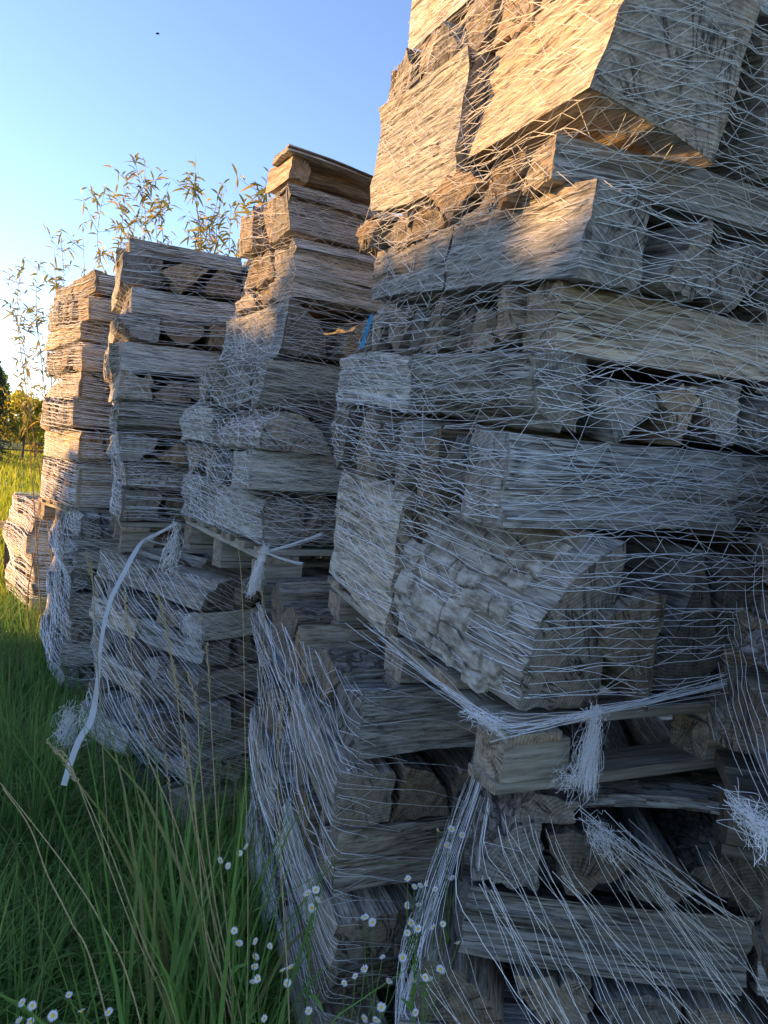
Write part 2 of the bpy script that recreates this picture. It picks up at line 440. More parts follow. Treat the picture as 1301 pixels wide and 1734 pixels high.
# upper stack 3, capped by a tilted slab
pU3 = wp(445, 930, 2.45)
U3 = Stack('U3', pU3[:2], (-.52, .85), .92, 1.1, pU3[2], tilt=.03)
def mk(pxs, Y, C):
    o = []
    for (x, y) in pxs:
        p = wp(x, y, Y); o.append((float(p[0] - C[0]), 0.0))
    return o
y3 = [930, 838, 765, 690, 595, 500, 462, 395, 300]
z3 = [zof(470, y, 2.45) for y in y3]
o3 = mk([(445, 885), (450, 800), (432, 730), (462, 640), (503, 560), (500, 480), (508, 430), (490, 350)], 2.45, pU3)
h3 = np.diff(z3)
ax = ['L', 'F', 'L', 'F', 'L', 'F', 'F', 'F']
la3 = [.92, .90, .84, .78, .70, .60, .54, .46]
fill(U3, [(ax[i], float(h3[i]), o3[i], dict(La=la3[i], **({'tone': {0: .1}} if i not in (2, 4) else {'kinds': {0: ('half', False, False)}, 'w': [.27], 'tone': {0: .25}, 'bark': {0: True}, 'end_out': .04, 'side_out': .02} if i == 2 else {'kinds': {0: ('quarter', False, True)}, 'tone': {0: .1}, 'side_out': .03}))) for i in range(8)], 23, tones=(.12, .35), endval=.85, wr=(.1, .2))

# upper stack 2, square topped
pU2 = wp(205, 882, 3.40)
U2 = Stack('U2', pU2[:2], (-.40, .92), 1.0, 1.05, pU2[2])
y2 = [876, 822, 773, 724, 668, 618, 567, 518, 474, 418, 390]
z2 = [zof(195, y, 3.40) for y in y2]; h2 = np.diff(z2)
o2 = mk([(202, 850), (205, 797), (205, 750), (207, 695), (200, 640), (196, 590), (200, 540), (222, 500), (208, 445), (212, 400)], 3.40, pU2)
fill(U2, [(('L' if i % 2 == 0 else 'F') if i < 9 else 'F', float(h2[i]), o2[i], {}) for i in range(10)], 31, tones=(.1, .62), wr=(.13, .2))

# upper stack 1, at the end of the row
pU1 = wp(128, 862, 4.4)
U1 = Stack('U1', pU1[:2], (-.62, .78), .85, 1.0, pU1[2])
y1 = [858, 775, 722, 668, 622, 575, 535, 490, 452]
z1 = [zof(130, y, 4.4) for y in y1]; h1 = np.diff(z1)
o1 = mk([(127, 820), (133, 745), (122, 695), (136, 640), (136, 600), (134, 555), (148, 510), (158, 470)], 4.4, pU1)
fill(U1, [('F' if i % 2 == 0 else 'L', float(h1[i]), o1[i], {}) for i in range(8)], 37, tones=(.6, .65), wr=(.12, .2))

# lower stacks
def lower(key, C, adir, La, Lb, ztop, n, seed, drift, first='F', **kw):
    s = Stack(key, C, adir, La, Lb, .144, tilt=.14 if key == 'L3' else 0)
    r = np.random.default_rng(seed + 100); hh = (ztop - .144) / n
    hv = r.uniform(.85, 1.15, n); hv *= (ztop - .144) / hv.sum()
    lay = []; z = .144
    for i in range(n):
        zc = z + hv[i] / 2; t = (zc - .144) / (ztop - .144)
        dx = float(np.interp(t, drift[0], drift[1])) + float(r.normal(0, .012)); dyy = float(np.interp(t, drift[0], drift[2])) if len(drift) > 2 else 0.0
        op = kw.pop('o%d' % i, {}) if ('o%d' % i) in kw else {}
        lay.append(('F' if (i % 2 == 0) == (first == 'F') else 'L', float(hv[i]), (dx, dyy), op)); z += hv[i]
    fill(s, lay, seed, **kw); return s
pL4 = wp(815, 1380, 1.36)
L4 = lower('L4', (pL4[0], 1.36), (.10, .99), .9, 1.1, pL4[2], 6, 41, ([0, .5, .8, 1], [-.14, -.10, -.02, .02]), 'F', near=True, tones=(.12, .4), sideval=.68, endval=.62, wr=(.12, .2))
pL3 = wp(596, 1170, 1.62)
L3 = lower('L3', (pL3[0], 1.62), (-.371, .928), 1.0, .50, pL3[2], 6, 43, ([0, .3, .7, 1], [-.01, -.005, .0, .02]), 'L', near=True, tones=(.2, .55), wr=(.14, .2), loglen=.50, sideval=.72, endval=.65)
pL2 = wp(355, 985, 2.75)
L2 = lower('L2', (pL2[0], 2.75), (-.72, .69), .95, 1.0, pL2[2], 8, 47, ([0, 1], [-.02, 0]), 'F', tones=(.1, .35), wr=(.1, .18))
pL1 = wp(150, 872, 4.15)
L1 = lower('L1', (pL1[0], 4.15), (-.52, .85), .95, .9, pL1[2], 7, 53, ([0, .3, .6, .8, 1], [-.12, -.10, -.06, -.10, .0]), 'L', tones=(.05, .3), sideval=.7)
pL0 = wp(62, 848, 6.0)
L0 = lower('L0', (pL0[0], 6.0), (-.60, .80), 1.0, .9, pL0[2], 7, 59, ([0, .4, .8, 1], [.0, -.02, -.04, .04]), 'F', tones=(.8, .8), wr=(.14, .2))  # wood tone raised to stand in for strong low sun
B1 = lower('B1', (.85, 2.75), (-.2, .98), 1.0, 1.3, 1.5, 9, 67, ([0, 1], [0, 0]), 'F', tones=(.2, .4), wr=(.14, .2))
# stack cut off by the right edge, standing nearer
pR = wp(1352, 1340, .98)
R5 = Stack('R5', (pR[0] - .01, .98), (.25, .97), .8, .8, pR[2] - .10)
fill(R5, [('L', .10, (-.01, 0), {}), ('F', .09, (-.005, 0), {}), ('L', .075, (.005, 0), {}), ('F', .05, (.04, 0), {}), ('L', .10, (.065, 0), {}), ('F', .09, (.075, 0), {}), ('L', .10, (.105, 0), {})], 61, near=True, tones=(.55, .6), wr=(.1, .16))

# ------------------------------------------------------------------ which logs the view shows (the 300 largest stand alone)
def world_verts(lg):
    V = lg['d']['V']; M = np.array(lg['M']); return V @ M[:3, :3].T + M[:3, 3]
logs = [lg for s in ALL for lg in s.logs]
vv = []; ff = []; owner = []; base = 0
for i, lg in enumerate(logs):
    wv = world_verts(lg); lg['wv'] = wv; vv.append(wv); ff += [tuple(x + base for x in f) for f in lg['d']['F']]; owner += [i] * len(lg['d']['F']); base += len(wv)
VV = np.concatenate(vv)
bvh = BVHTree.FromPolygons([Vector(v) for v in VV.tolist()], ff)
hits = np.zeros(len(logs), int); sx_ = [np.zeros(2) for _ in logs]
o = Vector(EYE)
for py in range(3, 1734, 9):
    for px in range(3, 1301, 9):
        d_ = Vector(wp(px, py, 1.0) - EYE)
        q = bvh.ray_cast(o, d_.normalized())
        if q[2] is not None:
            i = owner[q[2]]; hits[i] += 1; sx_[i] += (px, py)
order = np.argsort(-hits)
single = set(int(i) for i in order[:285] if hits[i] >= 1)

STK = {'U4': 'tall golden-topped upper stack', 'U3': 'upper stack capped by tilted slab', 'U2': 'square-topped upper stack',
       'U1': 'slim sunlit upper stack', 'L4': 'bottom stack under the big pallet', 'L3': 'bottom stack behind the daisies',
       'L2': 'bottom stack behind the white strap', 'L1': 'dark bottom stack beside the golden one', 'L0': 'low golden stack by the meadow', 'R5': 'stack cut off by the frame', 'B1': 'second-row stack seen through the big pallet'}
GRP = {'U4': 'firewood logs of the tall upper stack', 'U3': 'firewood logs of the slab-topped stack', 'U2': 'firewood logs of the square-topped stack', 'U1': 'firewood logs of the slim sunlit stack',
       'L4': 'firewood logs under the big pallet', 'L3': 'firewood logs behind the daisies', 'L2': 'firewood logs behind the white strap', 'L1': 'firewood logs of the dark bottom stack', 'L0': 'firewood logs of the low golden stack', 'R5': 'firewood logs of the stack at the frame edge', 'B1': 'firewood logs of the second row'}
ORD = ['first', 'second', 'third', 'fourth', 'fifth', 'sixth', 'seventh', 'eighth', 'ninth', 'tenth', 'eleventh', 'twelfth', 'thirteenth']
SHP = {'block': 'squared', 'quarter': 'quarter-round', 'half': 'half-round', 'wedge': 'wedge'}
from collections import defaultdict
# layer numbers counted over what shows, ordinals along each visible row
vis_layers = defaultdict(set)
for i in single: vis_layers[logs[i]['stack']].add(logs[i]['layer'])
rows = defaultdict(list)
for i in single:
    lg = logs[i]; face = 'side' if lg['face'] in ('side', 'corner') else 'end' if lg['face'] == 'end' else 'in'
    rows[(lg['stack'], lg['layer'], face)].append(i)
for (sk, ly, face), ids in rows.items():
    ids.sort(key=lambda i: logs[i]['order'] + .1 * logs[i]['info']['col'])
    lay = sorted(vis_layers[sk], reverse=True).index(ly)          # counted from the top
    for k_, i in enumerate(ids):
        lg = logs[i]; tn = lg['info']['tone']; tw = 'brown' if tn > .5 else 'tan' if tn > .3 else 'grey'
        sh = SHP[lg['info']['kind']]
        lname = 'top layer' if lay == 0 else ORD[lay] + ' layer down'
        if face == 'side':
            lab = f"{tw} {sh} log {'at corner' if k_ == 0 else 'beyond corner log'}, {lname}, {STK[sk]}"
        else:
            lab = f"{tw} {sh} log, {ORD[min(k_ + 1, 12)]} from corner, {lname}, {STK[sk]}" if face == 'end' else f"{tw} {sh} inner log, {ORD[min(k_,12)]} seen, {lname}, {STK[sk]}"
        lg['label'] = lab
for i in sorted(single):
    lg = logs[i]
    ob = newobj('firewood_log', log_mesh('firewood_log', lg['d'])); ob.matrix_world = lg['M']
    tag(ob, lg['label'], 'log', GRP[lg['stack']])
for s in ALL:
    rest = [lg for i, lg in enumerate(logs) if lg['stack'] == s.key and i not in single]
    if not rest: continue
    V = np.concatenate([lg['wv'] for lg in rest]); F = []; fm = []; b_ = 0
    at = {k_: [] for k_ in ('lc', 'tone', 'val', 'seed')}
    for lg in rest:
        d = lg['d']; F += [tuple(x + b_ for x in f) for f in d['F']]; fm += d['fm']; b_ += len(d['V'])
        at['lc'].append(d['lc'])
        for k_ in ('tone', 'val', 'seed'): at[k_].append(np.full(len(d['V']), d[k_]))
    me = mesh_np('stack_filling', V, F, LOGM, fm, {'lc': ('FLOAT_VECTOR', np.concatenate(at['lc'])), **{k_: ('FLOAT', np.concatenate(at[k_])) for k_ in ('tone', 'val', 'seed')}})
    tag(newobj('firewood_filling', me), 'firewood packed deeper inside the ' + STK[s.key], 'firewood', kind='stuff')

# extra pieces ------------------------------------------------------
def free_log(name, label, cat, d, x, zhint, pos, group=None, parent=None):
    x = Vector(x).normalized(); zz = Vector(zhint); y = zz.cross(x).normalized(); zz = x.cross(y)
    M = Matrix.Translation(Vector(pos)) @ Matrix((x, y, zz)).transposed().to_4x4()
    ob = newobj(name, log_mesh(name, d)); ob.matrix_world = M
    if parent is None: tag(ob, label, cat, group)
    return ob
r = np.random.default_rng(5)
# tilted slab on the third stack: plank curved like a roof, high at the left end
a = wp(494, 258, 2.44); b = wp(648, 317, 2.60)
d = log_data('block', .17, .030, float(np.linalg.norm(b - a)) + .01, r, tone=.15, val=1.05, bark=False, stations=10)
bb = d['V']; bb[:, 2] += .02 * np.sin((bb[:, 0] / .6 + .5) * math.pi)
free_log('firewood_slab', 'grey curved slab lying tilted on top of the third stack', 'log', d, b - a, (.0, -.05, 1), (a + b) / 2 + U3.a * .08 + np.array([0, 0, -.01]), GRP['U3'])
ds = log_data('block', .17, .028, .42, r, tone=.1, val=.75, bark=False, rough=1.5)
ds['fm'] = [2 if q == 0 and i % 3 == 0 else q for i, q in enumerate(ds['fm'])]
free_log('firewood_slab', 'dark bark-edged slab lying flat just under the big pallet', 'log', ds, L4.b + [0, -.03, .01], (0, 0.15, 1), wp(1175, 1385, 1.42) + [0, .06, 0], GRP['L4'])
ds = log_data('quarter', .13, .05, .36, r, tone=.35, val=.8, bark=True, rough=1.5)
free_log('firewood_log', 'rough thin quarter log lying beside the slab under the big pallet', 'log', ds, L4.a, (0, 0, 1), wp(930, 1395, 1.40) + [0, .16, -.0], GRP['L4'])
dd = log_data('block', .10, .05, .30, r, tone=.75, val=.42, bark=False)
free_log('firewood_log', 'dark brown log wedged in shade under the tilted slab on the third stack', 'log', dd, b - a + np.array([0, 0, .02]), (0, 0, 1), (a + b) / 2 + U3.a * .10 + U3.b * .02 + np.array([0.0, 0, -.062]), GRP['U3'])
d = log_data('block', .07, .085, .20, r, tone=.7, val=.9, bark=False)
free_log('firewood_log', 'short golden block propping up the end of the tilted slab', 'log', d, U3.a, (0, 0, 1), wp(487, 300, 2.45) + U3.a * .11 + U3.b * .045 + np.array([0, 0, .0]), GRP['U3'])

# cracked bark plates on the big quarter log at the bottom corner of the tall stack
def bark_plates(ob, d, x0, x1, r):
    V = d['V']; N = (len(V)) // 16; st = 14
    G = V[:st * N].reshape(st, N, 3); B = np.where([ (d['fm'][i] == 2) or True for i in range(N)])[0]
    mid = G[st // 2]; n0 = mid - mid.mean(0)
    # the curved back is the part of the outline far from the pith
    dist = np.hypot(d['lc'][st // 2 * N:(st // 2 + 1) * N, 1], d['lc'][st // 2 * N:(st // 2 + 1) * N, 2])
    band = [i for i in range(N) if d['B'][i]]
    # contiguous run
    runs = []; cur = [band[0]]
    for i in band[1:]:
        if i == cur[-1] + 1: cur.append(i)
        else: runs.append(cur); cur = [i]
    runs.append(cur)
    if len(runs) > 1 and runs[0][0] == 0 and runs[-1][-1] == N - 1: runs[0] = runs.pop() + runs[0]
    run = max(runs, key=len); curve = mid[run][:, 1:]
    L = np.concatenate([[0], np.cumsum(np.linalg.norm(np.diff(curve, axis=0), axis=1))]); cen = curve.mean(0); pit = np.array([0, 0]) + (mid[0, 1:] - d['lc'][st // 2 * N][1:])
    def pos(x, t, h):
        q = np.array([np.interp(t, L, curve[:, 0]), np.interp(t, L, curve[:, 1])]); nn = q - pit; nn /= np.linalg.norm(nn); q = q + nn * h
        return (x, q[0], q[1])
    VV = []; F = []; t = .004
    while t < L[-1] - .012:
        wt = r.uniform(.020, .058); x = x0 + r.uniform(0, .05)
        while x < x1:
            lx = r.uniform(.03, .17); h = r.uniform(.008, .020); b = len(VV)
            if r.random() > .16:
                K = 6; M_ = 3; e = .0045
                grid = []
                for a in range(K):
                    for c in range(M_):
                        u = a / (K - 1); v = c / (M_ - 1)
                        xx = x + lx * (e / lx + u * (1 - 2 * e / lx)) + r.normal(0, .0024); tt = t + wt * (.10 + v * .80) + r.normal(0, .0022) + .009 * math.sin(xx * 21 + t * 30) + .004 * math.sin(xx * 67 + t * 90)
                        grid.append(pos(xx, tt, h * (1 - .12 * abs(v - .5) * 2) + r.normal(0, .0006)))
                low = [pos(x + lx * (a / (K - 1)), t + wt * (c / (M_ - 1)), -.004) for a in range(K) for c in range(M_)]
                VV += grid + low; o = K * M_
                for a in range(K - 1):
                    for c in range(M_ - 1):
                        i = b + a * M_ + c; F.append((i, i + M_, i + M_ + 1, i + 1))
                rim = [c for c in range(M_)] + [a * M_ + M_ - 1 for a in range(1, K)] + [(K - 1) * M_ + c for c in range(M_ - 2, -1, -1)] + [a * M_ for a in range(K - 2, 0, -1)]
                for q in range(len(rim)):
                    i, j = rim[q], rim[(q + 1) % len(rim)]; F.append((b + i, b + j, b + o + j, b + o + i))
            x += lx
        t += wt
    VV = np.array(VV); f = np.ones(len(VV))
    me = mesh_np('bark', VV, F, [M_PLATE], None, {'lc': ('FLOAT_VECTOR', VV), 'tone': ('FLOAT', f * .5), 'val': ('FLOAT', f), 'seed': ('FLOAT', f * 3.3)})
    c = newobj('bark', me, ob); c['kind'] = 'stuff'; c['label'] = 'thick cracked grey bark plates'
for i in single:
    lg = logs[i]
    if lg['stack'] == 'U4' and lg['layer'] == 0 and lg['face'] == 'corner':
        ob = [o for o in COL.objects if o.get('label') == lg['label']][0]
        ob['label'] = 'huge quarter-round log with cracked bark at the bottom corner of the tall upper stack'
        bark_plates(ob, lg['d'], -lg['d']['V'][:, 0].max() + .055, lg['d']['V'][:, 0].max() - .02, np.random.default_rng(8))

# ------------------------------------------------------------------ pallets
def board(name, size, parent, M, val=1.0, r=rng):
    lx, ly, lz = size
    nx = 7; V = []; 
    prof = [(-ly / 2, 0), (ly / 2, 0), (ly / 2, lz), (-ly / 2, lz)]
    P = []
    e = min(.004, lz * .15)
    for (y, z) in [(-ly / 2 + e, 0), (ly / 2 - e, 0), (ly / 2, e), (ly / 2, lz - e), (ly / 2 - e, lz), (-ly / 2 + e, lz), (-ly / 2, lz - e), (-ly / 2, e)]: P.append((y, z))
    P = np.array(P); N = len(P)
    for x in np.linspace(-lx / 2, lx / 2, nx):
        j = r.normal(0, .0009, P.shape)
        for (y, z) in P + j: V.append((x, y, z))
    V = np.array(V); F = []; fm = []
    for k_ in range(nx - 1):
        for i in range(N):
            i2 = (i + 1) % N; F.append((k_ * N + i, (k_ + 1) * N + i, (k_ + 1) * N + i2, k_ * N + i2)); fm.append(0)
    b0 = len(V); V = np.concatenate([V, V[:N], V[-N:]])
    F.append(tuple(range(b0, b0 + N))); F.append(tuple(range(b0 + 2 * N - 1, b0 + N - 1, -1))); fm += [1, 1]
    lc = V.copy(); lc[:, 1] -= r.uniform(-.02, .02); lc[:, 2] -= r.uniform(0, .06)
    f = np.ones(len(V))
    me = mesh_np(name, V, F, [M_PLANK, M_END], fm, {'lc': ('FLOAT_VECTOR', lc), 'tone': ('FLOAT', f * .5), 'val': ('FLOAT', f * val), 'seed': ('FLOAT', f * r.uniform(0, 50))})
    ob = newobj(name, me); ob.parent = parent; ob.matrix_world = M
    return ob
def pallet(s, label, ztop, bv=1.0, corner=None):
    off = corner or (0, 0)
    root = newobj('wooden_pallet', None); root.location = s.C + [off[0], off[1], ztop - .144]
    tag(root, label, 'pallet', 'pallets under the firewood stacks')
    bpy.context.view_layer.update()
    zt = ztop
    def Mx(u, v, z, axis):
        x = Vector(s.b if axis == 'F' else (s.a[0], s.a[1], s.tilt)).normalized(); zz = Vector((0, 0, 1)); y = zz.cross(x).normalized(); zz = x.cross(y)
        return Matrix.Translation(Vector(s.pt(u, v, z, off))) @ Matrix((x, y, zz)).transposed().to_4x4()
    A, B = s.La, s.Lb
    us = [.05, A / 2, A - .05]; vs_ = [.08, B / 2, B - .08]
    for u in us: board('bottom_board', (B, .10, .022), root, Mx(u, B / 2, zt - .144, 'F'), .95 * bv)
    for u in us:
        for v in vs_: board('block', (.145, .10, .076), root, Mx(u + float(rng.normal(0, .004)), v + float(rng.normal(0, .004)), zt - .121, 'F'), bv)
    for v in vs_: board('stringer_board', (A + .02, .12, .022), root, Mx(A / 2, v - (.01 if v == vs_[0] else 0), zt - .0445, 'L'), 1.15 * bv)
    n = 6
    for i in range(n): board('deck_board', (B, .10, .021), root, Mx(.05 + (A - .1) * i / (n - 1), B / 2 + float(rng.normal(0, .006)), zt - .022, 'F'), bv)
pallet(U4, 'big weathered pallet carrying the tall golden-topped stack, knotted net at its corner', 0.0)
pallet(U3, 'pallet with a pale block end carrying the slab-topped stack', -.003)
pallet(U2, 'pallet under the square-topped stack above the white strap', -.003)
pallet(U1, 'thin pallet under the slim sunlit upper stack', -.003)
for s_, t_ in ((L4, 'ground pallet hidden low under the big bottom stack'),):
    pass
pallet(R5, 'pallet under the stack cut off by the frame', -.03, .5)

# ------------------------------------------------------------------ nets
def tube_strands(lines, r_, jitter=0):
    "lines: list of (n,3) arrays with outward normals (n,3) -> three sided tubes"
    V = []; F = []; b_ = 0
    for P, Nn, rad in lines:
        n = len(P); T = np.gradient(P, axis=0); T /= np.linalg.norm(T, axis=1, keepdims=True) + 1e-9
        Bn = np.cross(T, Nn); Bn /= np.linalg.norm(Bn, axis=1, keepdims=True) + 1e-9; N2 = np.cross(Bn, T)
        ring = np.stack([P + N2 * rad * 1.0, P - N2 * rad * .5 + Bn * rad * .9, P - N2 * rad * .5 - Bn * rad * .9], 1)
        V.append(ring.reshape(-1, 3)); i = np.arange(n - 1)[:, None] * 3 + b_
        for k_ in range(3):
            k2 = (k_ + 1) % 3
            F.append(np.concatenate([i + k_, i + k2, i + 3 + k2, i + 3 + k_], 1))
        b_ += n * 3
    return np.concatenate(V), np.concatenate(F)

class Hull:
    def __init__(s, st, zlo, zhi, th0, th1, dz=.012, nth=150, kz=1.3, gap=.0025, local=0.0, lift=0.0):
        V = np.concatenate([lg['wv'] for lg in st.logs if lg['face'] != 'in']); F = []; b_ = 0
        for lg in st.logs:
            if lg['face'] == 'in': continue
            F += [tuple(x + b_ for x in f) for f in lg['d']['F']]; b_ += len(lg['wv'])
        bv = BVHTree.FromPolygons([Vector(v) for v in V.tolist()], F)
        s.cen = (st.C + st.a * st.La / 2 + st.b * st.Lb / 2)[:2]
        s.th = np.linspace(th0, th1, nth); s.z = np.arange(zlo, zhi + dz, dz); s.gap = gap
        Rm = np.zeros((len(s.z), nth))
        for i, z in enumerate(s.z):
            for j, t in enumerate(s.th):
                dr = Vector((math.cos(t), math.sin(t), 0)); o_ = Vector((s.cen[0], s.cen[1], z)) + dr * 2.2
                q = bv.ray_cast(o_, -dr, 2.1)
                Rm[i, j] = 2.2 - q[3] if q[2] is not None else 0.15
        E = Rm.copy()
        for sgn in (1, -1):
            c = Rm.copy(); rngi = range(1, len(s.z)) if sgn > 0 else range(len(s.z) - 2, -1, -1)
            for i in rngi: c[i] = np.maximum(c[i], c[i - sgn] - kz * dz)
            E = np.maximum(E, c)
        H = E.copy()
        for i in range(len(s.z)):                       # taut line round the outside
            x = E[i] * np.cos(s.th); y = E[i] * np.sin(s.th)
            hull = []
            for j in range(nth):
                while len(hull) >= 2:
                    a_, b2 = hull[-2], hull[-1]
                    if (x[b2] - x[a_]) * (y[j] - y[a_]) - (y[b2] - y[a_]) * (x[j] - x[a_]) <= 0: hull.pop()
                    else: break
                hull.append(j)
            for a_, b2 in zip(hull[:-1], hull[1:]):
                if b2 > a_ + 1:
                    p = np.array([x[a_], y[a_]]); q2 = np.array([x[b2], y[b2]]); dd = q2 - p
                    for j in range(a_ + 1, b2):
                        c_, s_ = math.cos(s.th[j]), math.sin(s.th[j])
                        den = c_ * dd[1] - s_ * dd[0]
                        rr = (p[0] * dd[1] - p[1] * dd[0]) / den if abs(den) > 1e-6 else E[i, j]
                        H[i, j] = max(E[i, j], rr)
        s.R = H * (1 - local) + np.maximum(E, H - .05) * local
        # arc length along the middle row
        m = s.R[len(s.z) // 2]; xy = np.stack([m * np.cos(s.th), m * np.sin(s.th)], 1)
        s.arc = np.concatenate([[0], np.cumsum(np.linalg.norm(np.diff(xy, axis=0), axis=1))])
        s.len = s.arc[-1]
    def P(s, sa, z, lift=0.0):
        sa = np.asarray(sa, float); z = np.asarray(z, float)
        th = np.interp(sa, s.arc, s.th)
        fi = np.clip((z - s.z[0]) / (s.z[1] - s.z[0]), 0, len(s.z) - 1.001); fj = np.clip((th - s.th[0]) / (s.th[1] - s.th[0]), 0, len(s.th) - 1.001)
        i = fi.astype(int); j = fj.astype(int); a_ = fi - i; b2 = fj - j
        r_ = s.R[i, j] * (1 - a_) * (1 - b2) + s.R[i + 1, j] * a_ * (1 - b2) + s.R[i, j + 1] * (1 - a_) * b2 + s.R[i + 1, j + 1] * a_ * b2
        r_ = r_ + s.gap + lift
        P = np.stack([s.cen[0] + r_ * np.cos(th), s.cen[1] + r_ * np.sin(th), z], -1)
        N = np.stack([np.cos(th), np.sin(th), np.zeros_like(th)], -1)
        return P, N

def smooth_noise(n, r, k):
    "n samples of smooth noise with about k bumps"
    kk = max(2, int(k)); c = r.normal(0, 1, kk + 3); t = np.linspace(0, kk, n); i = np.minimum(t.astype(int), kk); f = t - i; f = f * f * (3 - 2 * f)
    return c[i] * (1 - f) + c[i + 1] * f

def net(st, label, hull, seed, layers, group='nets round the firewood', name='net_wrap', clip=None):
    r = np.random.default_rng(seed); lines = []; z0, z1 = hull.z[0], hull.z[-1]
    for ly in layers:
        sp, slope, lace, rad, wob = ly['sp'], ly['slope'], ly.get('lace', .03), ly['r'], ly.get('wob', .006)
        nseg = ly.get('n', 110); sa = np.linspace(hull.len * ly.get('s0', 0), hull.len * ly.get('s1', 1), nseg); Ls = hull.len
        if callable(slope): dzs = slope(sa)
        else: dzs = slope * (sa - Ls / 2)
        lo = z0 - max(0, dzs.max()); hi = z1 - min(0, dzs.min())
        if 'zr' in ly: lo, hi = ly['zr'][0] - max(0, dzs.max()) * 0, ly['zr'][1]
        zb = np.arange(lo, hi, sp); zb = zb + r.normal(0, sp * .28, len(zb))
        common = smooth_noise(nseg, r, 5) * ly.get('com', .006)
        # bunching: shared displacement field over (row, s)
        bun = [smooth_noise(nseg, r, 7) for _ in range(6)]
        rowp = []
        for ri, zz in enumerate(zb):
            t = ri / max(1, len(zb) - 1) * 5; i = min(4, int(t)); f = t - i
            field = bun[i] * (1 - f) + bun[i + 1] * f
            z = zz + dzs + common + field * wob * 2 + smooth_noise(nseg, r, 12) * wob * .55 + smooth_noise(nseg, r, 45) * wob * .16
            ok = (z > z0) & (z < z1)
            if r.random() < ly.get('drop', .04) or (ly.get('thin') and zz < z0 + ly['thin'] and r.random() < .5): rowp.append(None); continue
            P, N = hull.P(sa, np.clip(z, z0, z1), float(r.uniform(0, .004)) + np.abs(smooth_noise(nseg, r, 9)) * ly.get('lift', .0015))
            rowp.append((P, N, ok, z))
            # contiguous run
            idx = np.where(ok)[0]
            if len(idx) < 4: continue
            for run in np.split(idx, np.where(np.diff(idx) > 1)[0] + 1):
                if len(run) > 3: lines.append((P[run], N[run], rad * float(r.uniform(.7, 1.25))))
        if lace:
            for ri in range(len(rowp) - 1):
                A, B = rowp[ri], rowp[ri + 1]
                if A is None or B is None: continue
                m = int(Ls / lace); ts = np.sort((np.arange(m) + r.uniform(-.3, .3, m)) / m) * (nseg - 1)
                side = 0; prev = None
                for t in ts:
                    i = int(t); f = t - i
                    if i >= nseg - 1: break
                    Q = (A, B)[side]; side ^= 1
                    if not Q[2][i]: prev = None; continue
                    p = Q[0][i] * (1 - f) + Q[0][i + 1] * f; nn = Q[1][i]
                    if prev is not None and r.random() < ly.get('keep', .8) and np.linalg.norm(p - prev[0]) < .12:
                        lines.append((np.array([prev[0], p]), np.array([nn, nn]), rad * .72))
                    prev = (p, nn)
    V, F = tube_strands(lines, 0)
    ob = newobj(name, mesh_np(name, V, F, [M_NET])); tag(ob, label, 'net', group)
    ob['kind'] = 'thing'
    return ob

def ang(st, u, v):
    c = st.C + st.a * st.La / 2 + st.b * st.Lb / 2; p = st.pt(u, v, 0); return math.atan2(p[1] - c[1], p[0] - c[0])
def arc_of(st):
    t0 = ang(st, st.La + .0, .35 * st.Lb); t1 = ang(st, .35 * st.La, st.Lb)
    t0 = t0 % (2 * math.pi); t1 = t1 % (2 * math.pi)
    if t1 < t0: t1 += 2 * math.pi
    return t0, t1
def mkhull(st, zlo, zhi, local=.25, **k):
    t0, t1 = arc_of(st); return Hull(st, zlo, zhi, t0, t1, local=local, **k)

hU4 = mkhull(U4, U4.C[2] + .0, U4.C[2] + U4.top - .02, local=.32, kz=1.6, nth=170)
nU4 = net(U4, 'white knitted net wrapped round the tall golden-topped stack', hU4, 71, [
    dict(sp=.017, slope=-.03, r=.00074, lace=.045, wob=.008, lift=.001, keep=.75, thin=.27),
    dict(sp=.034, slope=.06, r=.0007, lace=.06, wob=.014, thin=.3, keep=.6, lift=.001, drop=.1),
    dict(sp=.055, slope=-.13, r=.0007, lace=.07, wob=.018, thin=.3, keep=.6, lift=.002, drop=.15),
])
hU3 = mkhull(U3, U3.C[2], U3.C[2] + U3.top - .01, dz=.015, kz=1.6)
nU3 = net(U3, 'white net wrapped round the slab-topped stack', hU3, 72, [
    dict(sp=.021, slope=-.03, r=.0008, lace=.05, wob=.007), dict(sp=.032, slope=.09, r=.0008, lace=.06, wob=.012, keep=.6),
    dict(sp=.05, slope=-.17, r=.0008, lace=.07, wob=.016, keep=.5)])
hU2 = mkhull(U2, U2.C[2], U2.C[2] + U2.top - .01, dz=.018, kz=1.6, nth=110)
nU2 = net(U2, 'white net stretched round the square-topped stack', hU2, 73, [
    dict(sp=.021, slope=-.02, r=.0011, lace=.06, wob=.005, n=70, keep=.6), dict(sp=.032, slope=.06, r=.0010, lace=0, wob=.009, n=60)])
hU1 = mkhull(U1, U1.C[2] - .02, U1.C[2] + U1.top - .01, dz=.02, kz=1.6, nth=100)
nU1 = net(U1, 'sunlit white net round the slim upper stack', hU1, 74, [
    dict(sp=.012, slope=-.05, r=.0019, lace=.06, wob=.006, n=60, keep=.6), dict(sp=.032, slope=.08, r=.0014, lace=0, wob=.009, n=50)])
